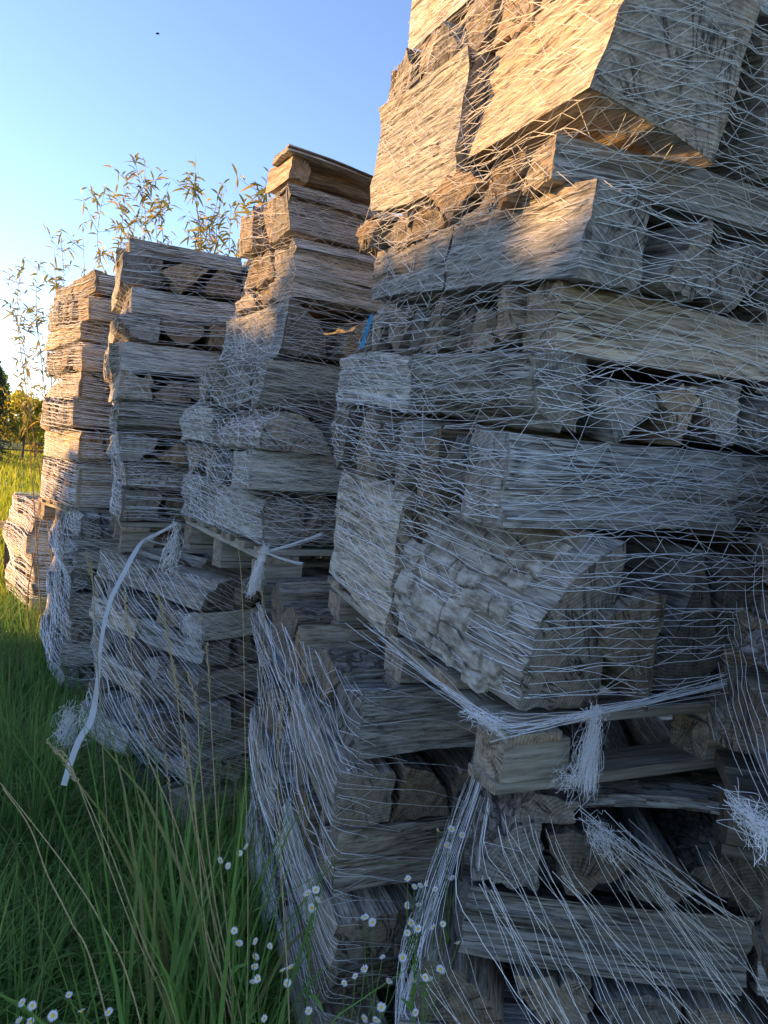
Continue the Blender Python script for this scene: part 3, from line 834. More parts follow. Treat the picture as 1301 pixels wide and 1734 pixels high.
# bottom stacks: the net has slipped and runs down steeply
hL4 = mkhull(L4, local=.12, zlo=.25, zhi=L4.C[2] + L4.top - .0, kz=.45, nth=150)
nL4 = net(L4, 'slack net hanging in steep threads over the bottom stack under the big pallet', hL4, 75, [
    dict(sp=.040, slope=-1.4, r=.00045, lace=.10, wob=.009, lift=.006, keep=.45, com=.02, drop=.2), dict(sp=.075, slope=-.95, r=.0006, lace=.10, wob=.012, lift=.010, keep=.5, drop=.2),
    dict(sp=.09, slope=-1.7, r=.0004, lace=0, wob=.010, lift=.004)])
hL3 = mkhull(L3, local=.12, zlo=.3, zhi=L3.C[2] + L3.top - .0, kz=.45, nth=150)
nL3 = net(L3, 'slanting white threads of net over the bottom stack behind the daisies', hL3, 76, [
    dict(sp=.050, slope=-.34, r=.00042, lace=.12, wob=.003, lift=.003, keep=.3, com=.01, s1=.66), dict(sp=.05, slope=-.45, r=.0006, lace=.1, wob=.01, keep=.4, s1=.62), dict(sp=.07, slope=-.25, r=.0005, lace=0, wob=.01)])
hL2 = mkhull(L2, local=.12, zlo=.3, zhi=L2.C[2] + L2.top - .0, kz=.45, nth=120, dz=.018)
nL2 = net(L2, 'slanting net over the bottom stack behind the white strap', hL2, 77, [
    dict(sp=.024, slope=-.42, r=.0007, lace=.1, wob=.003, keep=.3, com=.012, n=80, s1=.7), dict(sp=.07, slope=-.6, r=.0009, lace=0, wob=.01, n=70, s1=.7)])
hL1 = mkhull(L1, local=.12, zlo=.2, zhi=L1.C[2] + L1.top - .0, kz=.5, nth=80, dz=.02)
nL1 = net(L1, 'grey-white net on the dark bottom stack beside the golden one', hL1, 78, [
    dict(sp=.028, slope=-.12, r=.0010, lace=.07, wob=.01, n=60, s1=.62), dict(sp=.05, slope=-.5, r=.0009, lace=0, wob=.012, n=50, s1=.62)])
hL0 = mkhull(L0, local=.12, zlo=.2, zhi=L0.C[2] + L0.top - .0, kz=.5, nth=80, dz=.02)
nL0 = net(L0, 'glowing net on the low golden stack by the meadow', hL0, 79, [
    dict(sp=.017, slope=-.05, r=.0026, lace=.07, wob=.008, n=50)])
hR5 = mkhull(R5, R5.C[2] - .0, R5.C[2] + R5.top - .0, kz=.5, nth=80)
nR5 = net(R5, 'loose net threads round the stack cut off by the frame', hR5, 80, [
    dict(sp=.030, slope=lambda sa: -.4 * np.maximum(0, sa - .45), r=.0006, lace=.0, wob=.002, n=60, drop=.2)])

# bundles, knots and tails of net
def curls(p, q, n, spread, r, rad=.0005, curl=.012, seg=22, droop=0.0):
    out = []; p = np.array(p, float); q = np.array(q, float)
    for _ in range(n):
        t0, t1 = sorted(r.uniform(0, 1, 2)); t1 = min(1, t1 + .35)
        t = np.linspace(t0, t1, seg)[:, None]; c = p + (q - p) * t
        o0 = r.normal(0, spread, 3)
        w_ = np.stack([smooth_noise(seg, r, 3) for _ in range(3)], 1) * curl * r.uniform(.3, 1)
        P = c + o0 * (.4 + .8 * t) + w_; P[:, 2] -= droop * (t[:, 0] - t0) ** 2
        out.append((P, np.tile([[0.05, -1, .03]], (seg, 1)), rad * r.uniform(.6, 1.1)))
    return out
def rope(p, q, n, spread, r, rad=.0007, sag=.01, pinch=(1, .1)):
    out = []; p = np.array(p, float); q = np.array(q, float); seg = 14
    for _ in range(n):
        t = np.linspace(0, 1, seg)[:, None]; o0 = r.normal(0, spread, 3); o1 = r.normal(0, spread, 3)
        P = p + (q - p) * t + o0 * (1 - t) * pinch[0] + o1 * t * pinch[1] + np.array([0, 0, -sag]) * 4 * t * (1 - t) + np.stack([smooth_noise(seg, r, 5) for _ in range(3)], 1) * spread * .15
        out.append((P, np.tile([[0.05, -1, .03]], (seg, 1)), rad * r.uniform(.7, 1.3)))
    return out
def bundle(name, lines, label=None, parent=None, group='tails of torn net'):
    V, F = tube_strands(lines, 0); ob = newobj(name, mesh_np(name, V, F, [M_NET]))
    if parent: ob.parent = parent
    else: tag(ob, label, 'net', group)
    return ob
r = np.random.default_rng(99)
yk = 1.325
kn = wp(1012, 1205, yk)
L_ = []
L_ += curls(kn + [0, 0, .006], kn - [.008, 0, .012], 90, .007, r, curl=.008)
L_ += curls(kn, wp(990, 1330, yk - .02), 200, .009, r, .00036, curl=.006) + curls(kn, wp(985, 1340, yk - .02), 50, .013, r, .0003, curl=.018)
L_ += curls(wp(975, 1310, yk - .02), wp(955, 1320, yk - .02), 50, .010, r, .0003, curl=.008)
L_ += rope(wp(850, 1236, 1.27), kn, 20, .014, r, .0005, .004, (1, .2))
L_ += rope(kn, wp(1330, 1125, 1.50), 20, .007, r, .0005, .006, (.4, 1.6))
L_ += curls(wp(782, 1205, 1.30), wp(848, 1228, 1.27), 50, .006, r, .0004, curl=.01)
L_ += rope(wp(620, 1060, 1.62), wp(850, 1232, 1.26), 12, .022, r, .0005, .004, (1, .35))
bundle('net_tail', L_, parent=nU4)
k3 = wp(447, 935, 2.40)
L_ = curls(k3, wp(425, 1005, 2.38), 110, .009, r, .0005, curl=.008) + rope(k3, wp(545, 905, 2.5), 20, .004, r, .0008, .004, (.5, 1)) + rope(k3, wp(512, 955, 2.42), 20, .004, r, .0008, .004, (.5, .6)) + curls(k3, k3 + [0, 0, .012], 70, .008, r, .0006, curl=.006)
bundle('net_tail', L_, parent=nU3)
bundle('net_tail', curls(wp(300, 885, 2.72), wp(285, 960, 2.68), 50, .010, r, .0007, curl=.02) + rope(wp(300, 885, 2.72), wp(245, 915, 2.6), 12, .004, r, .0007, .0, (1, 1)), parent=nL2)
bundle('net_tail', curls(wp(300, 1030, 2.5), wp(335, 1085, 2.5), 34, .010, r, .0006, curl=.02), parent=nL2)
bundle('net_tail', curls(wp(125, 1195, 2.95), wp(108, 1255, 2.9), 90, .018, r, .0009, curl=.03), parent=nL2)
L_ = curls(wp(1228, 1345, .93), wp(1320, 1425, .90), 90, .009, r, .0003, curl=.012) + curls(wp(1290, 1380, .91), wp(1300, 1440, .9), 40, .010, r, .0003, curl=.008)
bundle('net_tail', L_, parent=nR5)
L_ = []
for (x0, y0, x1, y1, n_) in ((1000, 1380, 1240, 1560, 7), (1060, 1400, 1215, 1545, 4), (1030, 1420, 1260, 1640, 5), (960, 1480, 1180, 1734, 4), (1100, 1480, 1250, 1700, 5), (830, 1500, 960, 1760, 4)):
    L_ += rope(wp(x0, y0, 1.30), wp(x1, y1, 1.26), n_, .012, r, .0006, .004, (1, 1))
L_ += curls(wp(1000, 1390, 1.30), wp(1040, 1440, 1.3), 60, .014, r, .0004, curl=.012)
bundle('net_tail', L_, parent=nL4)

# blue printed tag on the far corner of the tall stack
p0 = wp(612, 592, 2.12); p1 = wp(630, 533, 2.14)
V = []; nseg = 6
for i in range(nseg + 1):
    t = i / nseg; c = p0 + (p1 - p0) * t
    wv_ = .006 * (1 if i % 2 else .6)
    V += [c + [-wv_, -.01, 0], c + [wv_, -.01, 0], c + [wv_, -.0085, 0], c + [-wv_, -.0085, 0]]
F = []
for i in range(nseg):
    for k_ in range(4):
        k2 = (k_ + 1) % 4; F.append((i * 4 + k_, i * 4 + k2, i * 4 + 4 + k2, i * 4 + 4 + k_))
F += [(3, 2, 1, 0), tuple(nseg * 4 + x for x in (0, 1, 2, 3))]
tag(newobj('blue_tag', mesh_np('blue_tag', V, F, [mat_simple('blue_film', (.02, .30, .55), .4, .3, 80)])), 'narrow bright blue plastic strip caught under the net', 'tag')

# white strap -------------------------------------------------------
SP = [(300, 905, 2.66), (283, 921, 2.62), (262, 918, 2.56), (244, 915, 2.52), (226, 940, 2.45), (208, 975, 2.40), (190, 1010, 2.36), (178, 1050, 2.33), (170, 1100, 2.31), (166, 1150, 2.30), (160, 1195, 2.30), (152, 1225, 2.28), (136, 1250, 2.26), (122, 1285, 2.24), (108, 1330, 2.22)]
pts = np.array([wp(*p) for p in SP]); t = np.linspace(0, len(pts) - 1, 60)
from math import floor
def cr(t):
    i = min(int(t), len(pts) - 2); f = t - i
    a_, b_, c_, d_ = pts[max(i - 1, 0)], pts[i], pts[i + 1], pts[min(i + 2, len(pts) - 1)]
    return .5 * ((2 * b_) + (c_ - a_) * f + (2 * a_ - 5 * b_ + 4 * c_ - d_) * f * f + (-a_ + 3 * b_ - 3 * c_ + d_) * f ** 3)
P = np.array([cr(x) for x in t]); T = np.gradient(P, axis=0); T /= np.linalg.norm(T, axis=1, keepdims=True)
B = np.cross(T, [[.1, -1, .1]]); B /= np.linalg.norm(B, axis=1, keepdims=True); N = np.cross(B, T)
wd = np.interp(np.linspace(0, 1, 60), [0, .15, .3, .6, .75, 1], [.003, .003, .008, .0055, .010, .009])[:, None]
ring = np.stack([P - B * wd - N * .0006, P + B * wd - N * .0006, P + B * wd + N * .0006, P - B * wd + N * .0006], 1).reshape(-1, 3)
i = np.arange(59)[:, None] * 4
F = np.concatenate([np.concatenate([i + k_, i + (k_ + 1) % 4, i + 4 + (k_ + 1) % 4, i + 4 + k_], 1) for k_ in range(4)])
tag(newobj('packing_strap', mesh_np('packing_strap', ring, F, [mat_simple('strap_plastic', (.62, .66, .70), .35, .08, 30, trans=.2)])), 'long white plastic strap hanging loose in front of the bottom stack', 'strap')

# ------------------------------------------------------------------ vegetation
M_G1 = mat_grass('grass_blade', (.06, .17, .042), (.17, .32, .075), (.30, .24, .11))
M_G2 = mat_grass('meadow_blade', (.16, .24, .012), (.34, .38, .03), (.42, .38, .08), .6)
def blades(n, pos, hgt, wid, r, lean=.35, seg=5, up=(0.0, 0.0), dryp=.13):
    h = hgt * r.uniform(.45, 1.15, n) ** 1.0; az = r.uniform(0, 2 * math.pi, n); ln = np.abs(r.normal(lean, lean * .6, n))
    curl = r.uniform(.6, 2.2, n)
    t = np.linspace(0, 1, seg)[None, :, None]
    d = np.stack([np.cos(az), np.sin(az)], -1)[:, None, :]
    ang0 = ln[:, None, None] * .5; 
    # integrate bend
    th = np.minimum(ang0 + curl[:, None, None] * t ** 1.5 * ln[:, None, None] * 2.2, 2.4)
    st = np.concatenate([np.zeros((n, 1, 1)), np.cumsum((np.sin(th[:, 1:]) + np.sin(th[:, :-1])) / 2, axis=1)], 1) / (seg - 1) * h[:, None, None]
    cz = np.concatenate([np.zeros((n, 1, 1)), np.cumsum((np.cos(th[:, 1:]) + np.cos(th[:, :-1])) / 2, axis=1)], 1) / (seg - 1) * h[:, None, None]
    C = np.concatenate([d * st, cz], -1) + pos[:, None, :]
    twist = r.uniform(-.9, .9, n); sd = np.stack([-np.sin(az + twist), np.cos(az + twist), np.zeros(n)], -1)[:, None, :]
    wt = (wid * r.uniform(.6, 1.3, n))[:, None, None] * (1 - t ** 2.2 * .96) * .5
    V = np.stack([C - sd * wt, C + sd * wt], 2).reshape(-1, 3)
    b_ = (np.arange(n) * seg * 2)[:, None] + (np.arange(seg - 1) * 2)[None]
    F = np.stack([b_, b_ + 1, b_ + 3, b_ + 2], -1).reshape(-1, 4)
    tone = np.where(r.random(n) < dryp, .95, r.uniform(0, .8, n))
    return V, F, np.repeat(tone, seg * 2), np.tile(np.repeat(np.linspace(0, 1, seg), 2), n)
stk_boxes = [(s.C[:2], s.a[:2], s.b[:2], s.La, s.Lb) for s in (L4, L3, L2, L1, L0)]
def outside(p, m=.0):
    ok = np.ones(len(p), bool)
    for C, a, b, La, Lb in stk_boxes:
        u = (p[:, :2] - C) @ a; v = (p[:, :2] - C) @ b
        ok &= ~((u > -m) & (u < La + m) & (v > -m) & (v < Lb + m))
    return ok
def scatter(n, Y0, Y1, pl, pr, r):
    Yv = np.sqrt(r.uniform(Y0 ** 2, Y1 ** 2, n)); px = r.uniform(pl, pr, n)
    Xv = (px - 650) / FPX * Yv
    return np.stack([Xv, Yv, np.zeros(n)], -1)
r = np.random.default_rng(3)
gr = []
p = scatter(26000, 1.3, 3.3, -700, 520, r); p = p[outside(p)]
cl = np.sin(p[:, 0] * 5 + 1) * np.cos(p[:, 1] * 4.3) * .15
gr.append(blades(len(p), p, np.where((p[:, 0] / p[:, 1] > -.42) & (p[:, 0] / p[:, 1] < -.2), .40, .56) + cl, .0068, r, .72))
p = scatter(110, 1.2, 1.9, 240, 470, r); p = p[outside(p)]
gr.append(blades(len(p), p, 1.0, .012, r, .22))
p = scatter(24000, 3.3, 6.5, -700, 330, r); p = p[outside(p)]
gr.append(blades(len(p), p, .40, .008, r, .45))
def join(gs):
    V = []; F = []; T = []; A = []; b_ = 0
    for v, f, t_, a_ in gs: V.append(v); F.append(f + b_); T.append(t_); A.append(a_); b_ += len(v)
    return np.concatenate(V), np.concatenate(F), np.concatenate(T), np.concatenate(A)
V, F, T, A = join(gr)
tag(newobj('grass', mesh_np('grass', V, F, [M_G1], None, {'tone': ('FLOAT', T), 'along': ('FLOAT', A)})), 'long green grass growing against the stacks', 'grass', kind='stuff')
gr = []
p = scatter(26000, 6.5, 18, -600, 200, r); p = p[outside(p)]
gr.append(blades(len(p), p, .42, .014, r, .4, 4))
p = scatter(26000, 18, 60, -500, 150, r)
gr.append(blades(len(p), p, .40, .035, r, .4, 3))
V, F, T, A = join(gr)
tag(newobj('meadow_grass', mesh_np('meadow_grass', V, F, [M_G2], None, {'tone': ('FLOAT', T), 'along': ('FLOAT', A)})), 'sunlit yellow-green meadow grass beyond the stacks', 'grass', kind='stuff')

# dry stalks
M_DRY = mat_simple('dry_straw', (.52, .40, .22), .8, .3, 60, trans=.15)
M_SEED = mat_simple('seed_husk', (.60, .49, .30), .85, .3, 200, trans=.2)
def tubemesh(paths, sides=4):
    V = []; F = []; b_ = 0
    for P, rad in paths:
        P = np.asarray(P, float); n = len(P); T = np.gradient(P, axis=0); T /= np.linalg.norm(T, axis=1, keepdims=True) + 1e-9
        B = np.cross(T, [.13, -1, .21]); B /= np.linalg.norm(B, axis=1, keepdims=True) + 1e-9; N = np.cross(B, T)
        rad = np.broadcast_to(rad, n)[:, None]
        ring = np.stack([P + (math.cos(2 * math.pi * k_ / sides) * N + math.sin(2 * math.pi * k_ / sides) * B) * rad for k_ in range(sides)], 1)
        V.append(ring.reshape(-1, 3)); i = np.arange(n - 1)[:, None] * sides + b_
        F += [np.concatenate([i + k_, i + (k_ + 1) % sides, i + sides + (k_ + 1) % sides, i + sides + k_], 1) for k_ in range(sides)]
        b_ += n * sides
    return np.concatenate(V), np.concatenate(F)
def spline(pts, n=24):
    pts = np.asarray(pts, float); t = np.linspace(0, len(pts) - 1, n); out = []
    for x in t:
        i = min(int(x), len(pts) - 2); f = x - i
        a_, b_, c_, d_ = pts[max(i - 1, 0)], pts[i], pts[i + 1], pts[min(i + 2, len(pts) - 1)]
        out.append(.5 * ((2 * b_) + (c_ - a_) * f + (2 * a_ - 5 * b_ + 4 * c_ - d_) * f * f + (-a_ + 3 * b_ - 3 * c_ + d_) * f ** 3))
    return np.array(out)
def stalk(px, Y, label, head=.05, rad=.0015, hw=.0045):
    pts = [wp(x, y, Y) for x, y in px]
    # carry on to the ground from the lowest visible point
    lo, l2 = pts[0], pts[1]; dirn = (lo - l2); dirn = dirn / max(1e-6, abs(dirn[2])); foot = lo + dirn * np.array([.6, .6, 1]) * lo[2]; foot[2] = 0
    pts = [foot] + pts; P = spline(pts, 30)
    root = newobj('dry_grass_stalk', None); root.location = foot; tag(root, label, 'dry grass', 'dry grass stalks')
    V, F = tubemesh([(P - foot, np.linspace(rad * 1.2, rad * .6, 30))]); newobj('stem', mesh_np('stem', V, F, [M_DRY]), root)
    if head:
        # seed head: overlapping spikelets along the last part
        L = np.concatenate([[0], np.cumsum(np.linalg.norm(np.diff(P, axis=0), axis=1))]); paths = []
        ns = 26
        for k_ in range(ns):
            s_ = L[-1] - head * (1 - k_ / ns); c = np.array([np.interp(s_, L, P[:, q]) for q in range(3)]); tdir = P[-1] - P[-3]; tdir /= np.linalg.norm(tdir)
            o_ = r.normal(0, 1, 3); o_ -= tdir * (o_ @ tdir); o_ /= np.linalg.norm(o_)
            e = c + tdir * .010 + o_ * hw * (1 - .5 * k_ / ns)
            m_ = (c + e) / 2 + o_ * .001
            paths.append((np.array([c, m_, e]) - foot, np.array([.0004, .0016, .0002])))
        V, F = tubemesh(paths, 3); newobj('seed_head', mesh_np('seed_head', V, F, [M_SEED]), root)
stalk([(490, 1734), (478, 1500), (474, 1400), (470, 1300), (478, 1190)], 1.45, 'dry stalk with a slim seed head before the fourth stack, near the daisies', .10)
stalk([(420, 1580), (416, 1300), (412, 1050), (406, 945), (396, 880)], 1.5, 'very tall thin dry stalk reaching up past the pale pallet block', 0, .0009)
stalk([(400, 1734), (345, 1560), (300, 1400), (240, 1250), (222, 1100), (210, 1000)], 1.6, 'tall dry stalk with a nodding head just beside the white strap', .13, hw=.006)
stalk([(395, 1700), (350, 1500), (318, 1340), (300, 1180), (278, 1050), (264, 1000)], 1.7, 'dry stalk ending in front of the slanting net, beside the strap', .12, hw=.006)
stalk([(380, 1700), (352, 1500), (330, 1380), (315, 1230), (296, 1140), (282, 1070)], 1.65, 'dry stalk with a feathery head over the net, second beside the strap', .13, hw=.006)
stalk([(390, 1640), (372, 1450), (362, 1300), (354, 1150), (350, 1090)], 1.7, 'dry stalk with an upright head over the dark logs', .12)
stalk([(410, 1734), (365, 1530), (340, 1300), (334, 1200), (318, 1140)], 1.6, 'dry stalk with bent brown head below the strap knot', .12)
stalk([(300, 1734), (245, 1600), (190, 1450), (130, 1320), (80, 1255)], 1.5, 'dry stalk leaning over the grass with a fluffy head under the strap end', .11, hw=.006)
stalk([(290, 1734), (220, 1560), (160, 1400), (118, 1290), (100, 1270)], 1.55, 'dry stalk arching beside the strap end, frayed head', .08)
stalk([(170, 1680), (120, 1560), (80, 1480), (50, 1400), (5, 1335)], 1.3, 'dry straw stalk bending out over the dark grass', 0)
stalk([(230, 1700), (170, 1560), (120, 1480), (60, 1400), (0, 1325)], 1.35, 'pale dry straw stalk lying above the first one over the grass', 0)
stalk([(370, 1734), (330, 1600), (300, 1450), (290, 1360), (280, 1280)], 1.7, 'short dry stalk standing amid the green blades', .09)
stalk([(395, 1734), (352, 1600), (335, 1420), (325, 1320), (310, 1262)], 1.6, 'bundle-like pale dry stalk amid tall blades', .08, .002)
stalk([(158, 1000), (156, 985), (152, 965), (146, 935)], 2.3, 'brown seed stalk hanging before the dark block ends', .08, hw=.008)
stalk([(446, 1100), (447, 1060), (446, 1030), (444, 1000)], 2.2, 'small pale seed stalk under the net knot', .09)

# daisies
M_STEM = mat_grass('daisy_green', (.07, .16, .04), (.14, .28, .06), (.2, .2, .08), .3)
M_PET = NT('petal').finish((.80, .80, .84), .6, None, trans=.3)
M_YEL = mat_simple('daisy_disc', (.75, .52, .04), .8, .25, 900)
def green_attr(n, t=.5): return {'tone': ('FLOAT', np.full(n, t)), 'along': ('FLOAT', np.full(n, .3))}
def petal_mesh():
    V = []; F = []; nP = 30
    for k_ in range(nP):
        a = 2 * math.pi * k_ / nP + r.normal(0, .05); L = .0092 * r.uniform(.85, 1.08); w_ = .00085; dz = r.normal(0.0012, .0008)
        c, s_ = math.cos(a), math.sin(a); b_ = len(V)
        for (q, ww, z) in ((.0028, .5, 0), (.0065, 1, dz * .6), (L, .6, dz)):
            V += [(c * q - s_ * w_ * ww, s_ * q + c * w_ * ww, z), (c * q + s_ * w_ * ww, s_ * q - c * w_ * ww, z)]
        F += [(b_, b_ + 1, b_ + 3, b_ + 2), (b_ + 2, b_ + 3, b_ + 5, b_ + 4)]
    return mesh_np('petals', V, F, [M_PET])
def disc_mesh():
    V = [(0, 0, .0018)]; F = []
    for rr, z in ((.0018, .0015), (.0034, .0006), (.0036, -.0012), (.001, -.003)):
        for k_ in range(10): V.append((rr * math.cos(k_ * .6283), rr * math.sin(k_ * .6283), z))
    for k_ in range(10): F.append((0, 1 + k_, 1 + (k_ + 1) % 10))
    for q in range(3):
        for k_ in range(10): F.append((1 + q * 10 + k_, 11 + q * 10 + k_, 11 + q * 10 + (k_ + 1) % 10, 1 + q * 10 + (k_ + 1) % 10))
    return mesh_np('disc', V, F, [M_YEL], smooth=True)
PM, DM = [petal_mesh() for _ in range(3)], disc_mesh()
def daisy(heads, foot_px, Y, label, lush=10):
    foot = wp(foot_px[0], foot_px[1], Y); foot = np.array([foot[0], Y, 0.0])
    root = newobj('daisy_plant', None); root.location = foot; tag(root, label, 'flowers', 'white daisies by the bottom stacks')
    H = [wp(x, y, Y + float(r.normal(0, .03))) for x, y in heads]
    cx = np.mean([h_[0] for h_ in H]); cy = np.mean([h_[1] for h_ in H]); zt = min(h_[2] for h_ in H)
    fork = np.array([(foot[0] + cx * 3) / 4, (foot[1] + cy * 3) / 4, max(.2, zt - .07)])
    paths = [(spline([foot, (foot * .5 + fork * .5) + [.01, 0, .02], fork], 12) - foot, .0017)]
    for h_ in H:
        mid = fork * .45 + h_ * .55 + np.array([(h_[0] - fork[0]) * .2, 0, -.012]) 
        paths.append((spline([fork + r.normal(0, .004, 3), mid, h_], 8) - foot, .0007))
    V, F = tubemesh(paths, 4)
    newobj('stem', mesh_np('stem', V, F, [M_STEM], None, green_attr(len(V))), root)
    # leaves
    nl = lush; pos = foot + (fork - foot) * r.uniform(.1, 1.0, nl)[:, None]; pos = pos - foot
    v, f, t_, a_ = blades(nl, pos, .055, .009, r, .7, 4, dryp=0)
    newobj('leaves', mesh_np('leaves', v, f, [M_STEM], None, {'tone': ('FLOAT', t_), 'along': ('FLOAT', a_)}), root)
    root.children[-1]['kind'] = 'stuff'
    for h_ in H:
        fl = newobj('flower', PM[int(r.integers(0, 3))], root); fl.location = h_ - foot
        nrm = Vector((float(r.normal(-.1, .6)), float(r.normal(-.45, .5)), 1.0)).normalized()
        fl.rotation_euler = nrm.to_track_quat('Z', 'Y').to_euler(); s_ = float(r.uniform(.6, .95)); fl.scale = (s_, s_, s_)
        di = newobj('disc', DM, fl)
daisy([(373, 1457), (387, 1466), (406, 1445), (417, 1434)], (400, 1734), 1.28, 'daisy plant with four heads standing highest among the dark blades', 14)
daisy([(521, 1513), (535, 1507), (538, 1524), (528, 1538)], (515, 1734), 1.24, 'slender daisy with a tight cluster of four heads before the slanted net', 8)
daisy([(397, 1576), (405, 1598), (433, 1594), (457, 1602), (433, 1621), (432, 1637)], (430, 1734), 1.22, 'daisy plant with six loose heads beside the tall blades', 26)
daisy([(428, 1663), (437, 1657), (479, 1643), (492, 1638), (487, 1665), (448, 1725)], (460, 1734), 1.20, 'leafy bright green daisy clump with six low heads', 60)
daisy([(523, 1712), (583, 1665), (602, 1653), (618, 1641), (648, 1621)], (600, 1734), 1.22, 'daisy with five heads spread in a slanting line above the bottom logs', 12)
daisy([(618, 1554), (631, 1562), (682, 1622), (659, 1662)], (650, 1734), 1.28, 'daisy with four sparse heads before the squared brown log', 10)
daisy([(691, 1488), (702, 1502), (723, 1496), (737, 1506), (689, 1533), (709, 1532), (712, 1500)], (700, 1734), 1.30, 'tallest daisy clump of seven heads before the squared brown log', 24)
daisy([(696, 1563), (690, 1580), (708, 1573), (734, 1570), (750, 1565), (775, 1597)], (715, 1734), 1.30, 'daisy with six heads midway up beside the slack net', 24)
daisy([(698, 1659), (728, 1659), (746, 1642), (720, 1655), (704, 1715)], (720, 1734), 1.24, 'low daisy of five heads at the foot of the slack net', 24)
daisy([(646, 1706), (617, 1725), (637, 1728), (630, 1735)], (640, 1760), 1.16, 'lowest daisy of four heads at the bottom of the frame', 12)
daisy([(764, 1404), (742, 1406), (783, 1414), (758, 1432), (766, 1487)], (760, 1734), 1.42, 'shaded daisy with five dull heads tucked under the big pallet corner', 8)
daisy([(38, 1698), (55, 1703), (33, 1728), (52, 1730), (117, 1685)], (60, 1800), 1.2, 'small daisy with five heads low in the dark grass', 10)
daisy([(185, 1714), (138, 1712), (90, 1720)], (150, 1800), 1.2, 'small daisy with three heads low in the grass beside another', 8)

# willow shoots behind the stacks
M_LEAF = mat_grass('willow_leaf', (.16, .17, .03), (.34, .28, .05), (.48, .30, .05), .45)
M_TWIG = mat_simple('twig', (.20, .14, .09), .8, .3, 50)
def leafset(n, pos, L, w_, r):
    d = r.normal(0, 1, (n, 3)) + [0, 0, .35]; d /= np.linalg.norm(d, axis=1, keepdims=True); sd = np.cross(d, r.normal(0, 1, (n, 3))); sd /= np.linalg.norm(sd, axis=1, keepdims=True)
    L = (L * r.uniform(.6, 1.2, n))[:, None]; dn = np.array([0, 0, -1.0]) * L * .12
    V = np.stack([pos, pos + d * L * .35 + sd * w_ * .5, pos + d * L * .35 - sd * w_ * .5, pos + d * L * .7 + sd * w_ * .38 + dn, pos + d * L * .7 - sd * w_ * .38 + dn, pos + d * L + dn * 2.4], 1).reshape(-1, 3)
    b = np.arange(n)[:, None] * 6
    F = np.concatenate([b + [0, 1, 3, 2], b + [2, 3, 5, 4]])
    tone = np.where(r.random(n) < .12, .95, r.uniform(0, .8, n))
    return V, F, np.repeat(tone, 6), np.tile([0, .3, .3, .7, .7, 1], n)
def shoot(name_label, tops, foot_x, Y, leafn, lr=(.06, .11)):
    foot = wp(foot_x, 700, Y); foot[2] = 0.0
    leafn = int(leafn * 1.6); root = newobj('willow_shoot', None); root.location = foot; tag(root, name_label, 'shrub', 'willow shoots rising behind the stacks')
    paths = []; lv = []; lf = []; lt = []; la = []; b_ = 0
    for (x, y) in tops:
        top = wp(x, y, Y + float(r.normal(0, .1))); mid = foot * .35 + top * .65 + np.array([r.normal(0, .04), 0, .1]); 
        P = spline([foot, foot * .7 + mid * .3 + r.normal(0, .05, 3), mid + r.normal(0, .07, 3) * [1, 1, 0], top + (mid - top) * .4 + r.normal(0, .05, 3) * [1, 1, 0], top], 22); paths.append((P - foot, np.linspace(.006, .0010, 22)))
        for q in range(12):
            i = int(r.integers(10, 20)); dr = np.array([r.normal(0, 1), r.normal(0, 1), r.uniform(.3, 1.4)]); dr /= np.linalg.norm(dr); Lb_ = r.uniform(.10, .24)
            Q = np.array([P[i], P[i] + dr * Lb_ * .5, P[i] + dr * Lb_ + [0, 0, .02]]); paths.append((Q - foot, np.array([.0020, .0013, .0006])))
            n = int(leafn * .25) + 1; tt = r.uniform(.2, 1.05, n); pos = Q[0] + (Q[2] - Q[0]) * tt[:, None]
            v, f, t_, a_ = leafset(n, pos - foot, float(r.uniform(*lr)), .014, r); lv.append(v); lf.append(f + b_); lt.append(t_); la.append(a_); b_ += len(v)
        n = leafn; i = r.integers(12, 22, n); v, f, t_, a_ = leafset(n, P[i] + (P[np.minimum(i + 1, 21)] - P[i]) * r.uniform(0, 1, n)[:, None] - foot, float(r.uniform(*lr)), .014, r)
        lv.append(v); lf.append(f + b_); lt.append(t_); la.append(a_); b_ += len(v)
    V, F = tubemesh(paths, 4); newobj('stem', mesh_np('stem', V, F, [M_TWIG]), root)
    l_ = newobj('leaves', mesh_np('leaves', np.concatenate(lv), np.concatenate(lf), [M_LEAF], None, {'tone': ('FLOAT', np.concatenate(lt)), 'along': ('FLOAT', np.concatenate(la))}), root); l_['kind'] = 'stuff'
shoot('tallest leafy willow shoots rising beside the square-topped stack', [(228, 268), (178, 318), (215, 310), (245, 330)], 235, 5.2, 26)
shoot('willow shoots with turning leaves low above the slim stack', [(103, 398), (92, 415), (140, 378)], 150, 5.6, 10)
shoot('arching willow shoots leaning out beside the slim stack', [(38, 440), (65, 445), (22, 525)], 110, 5.6, 16)
shoot('sparse bare shoots low beside the slim sunlit stack', [(48, 600), (45, 680)], 90, 5.4, 4)
shoot('yellow-tufted shoots above the middle of the square-topped stack', [(320, 295), (330, 300), (350, 340)], 322, 5.0, 16)
shoot('yellow-tufted shoots above the inner edge of the square-topped stack', [(378, 312), (370, 330), (392, 350), (262, 340), (270, 335)], 375, 5.0, 14)
shoot('pale shoots beside the sunlit edge of the slab-topped stack', [(455, 292), (440, 325), (430, 340)], 428, 4.2, 18)

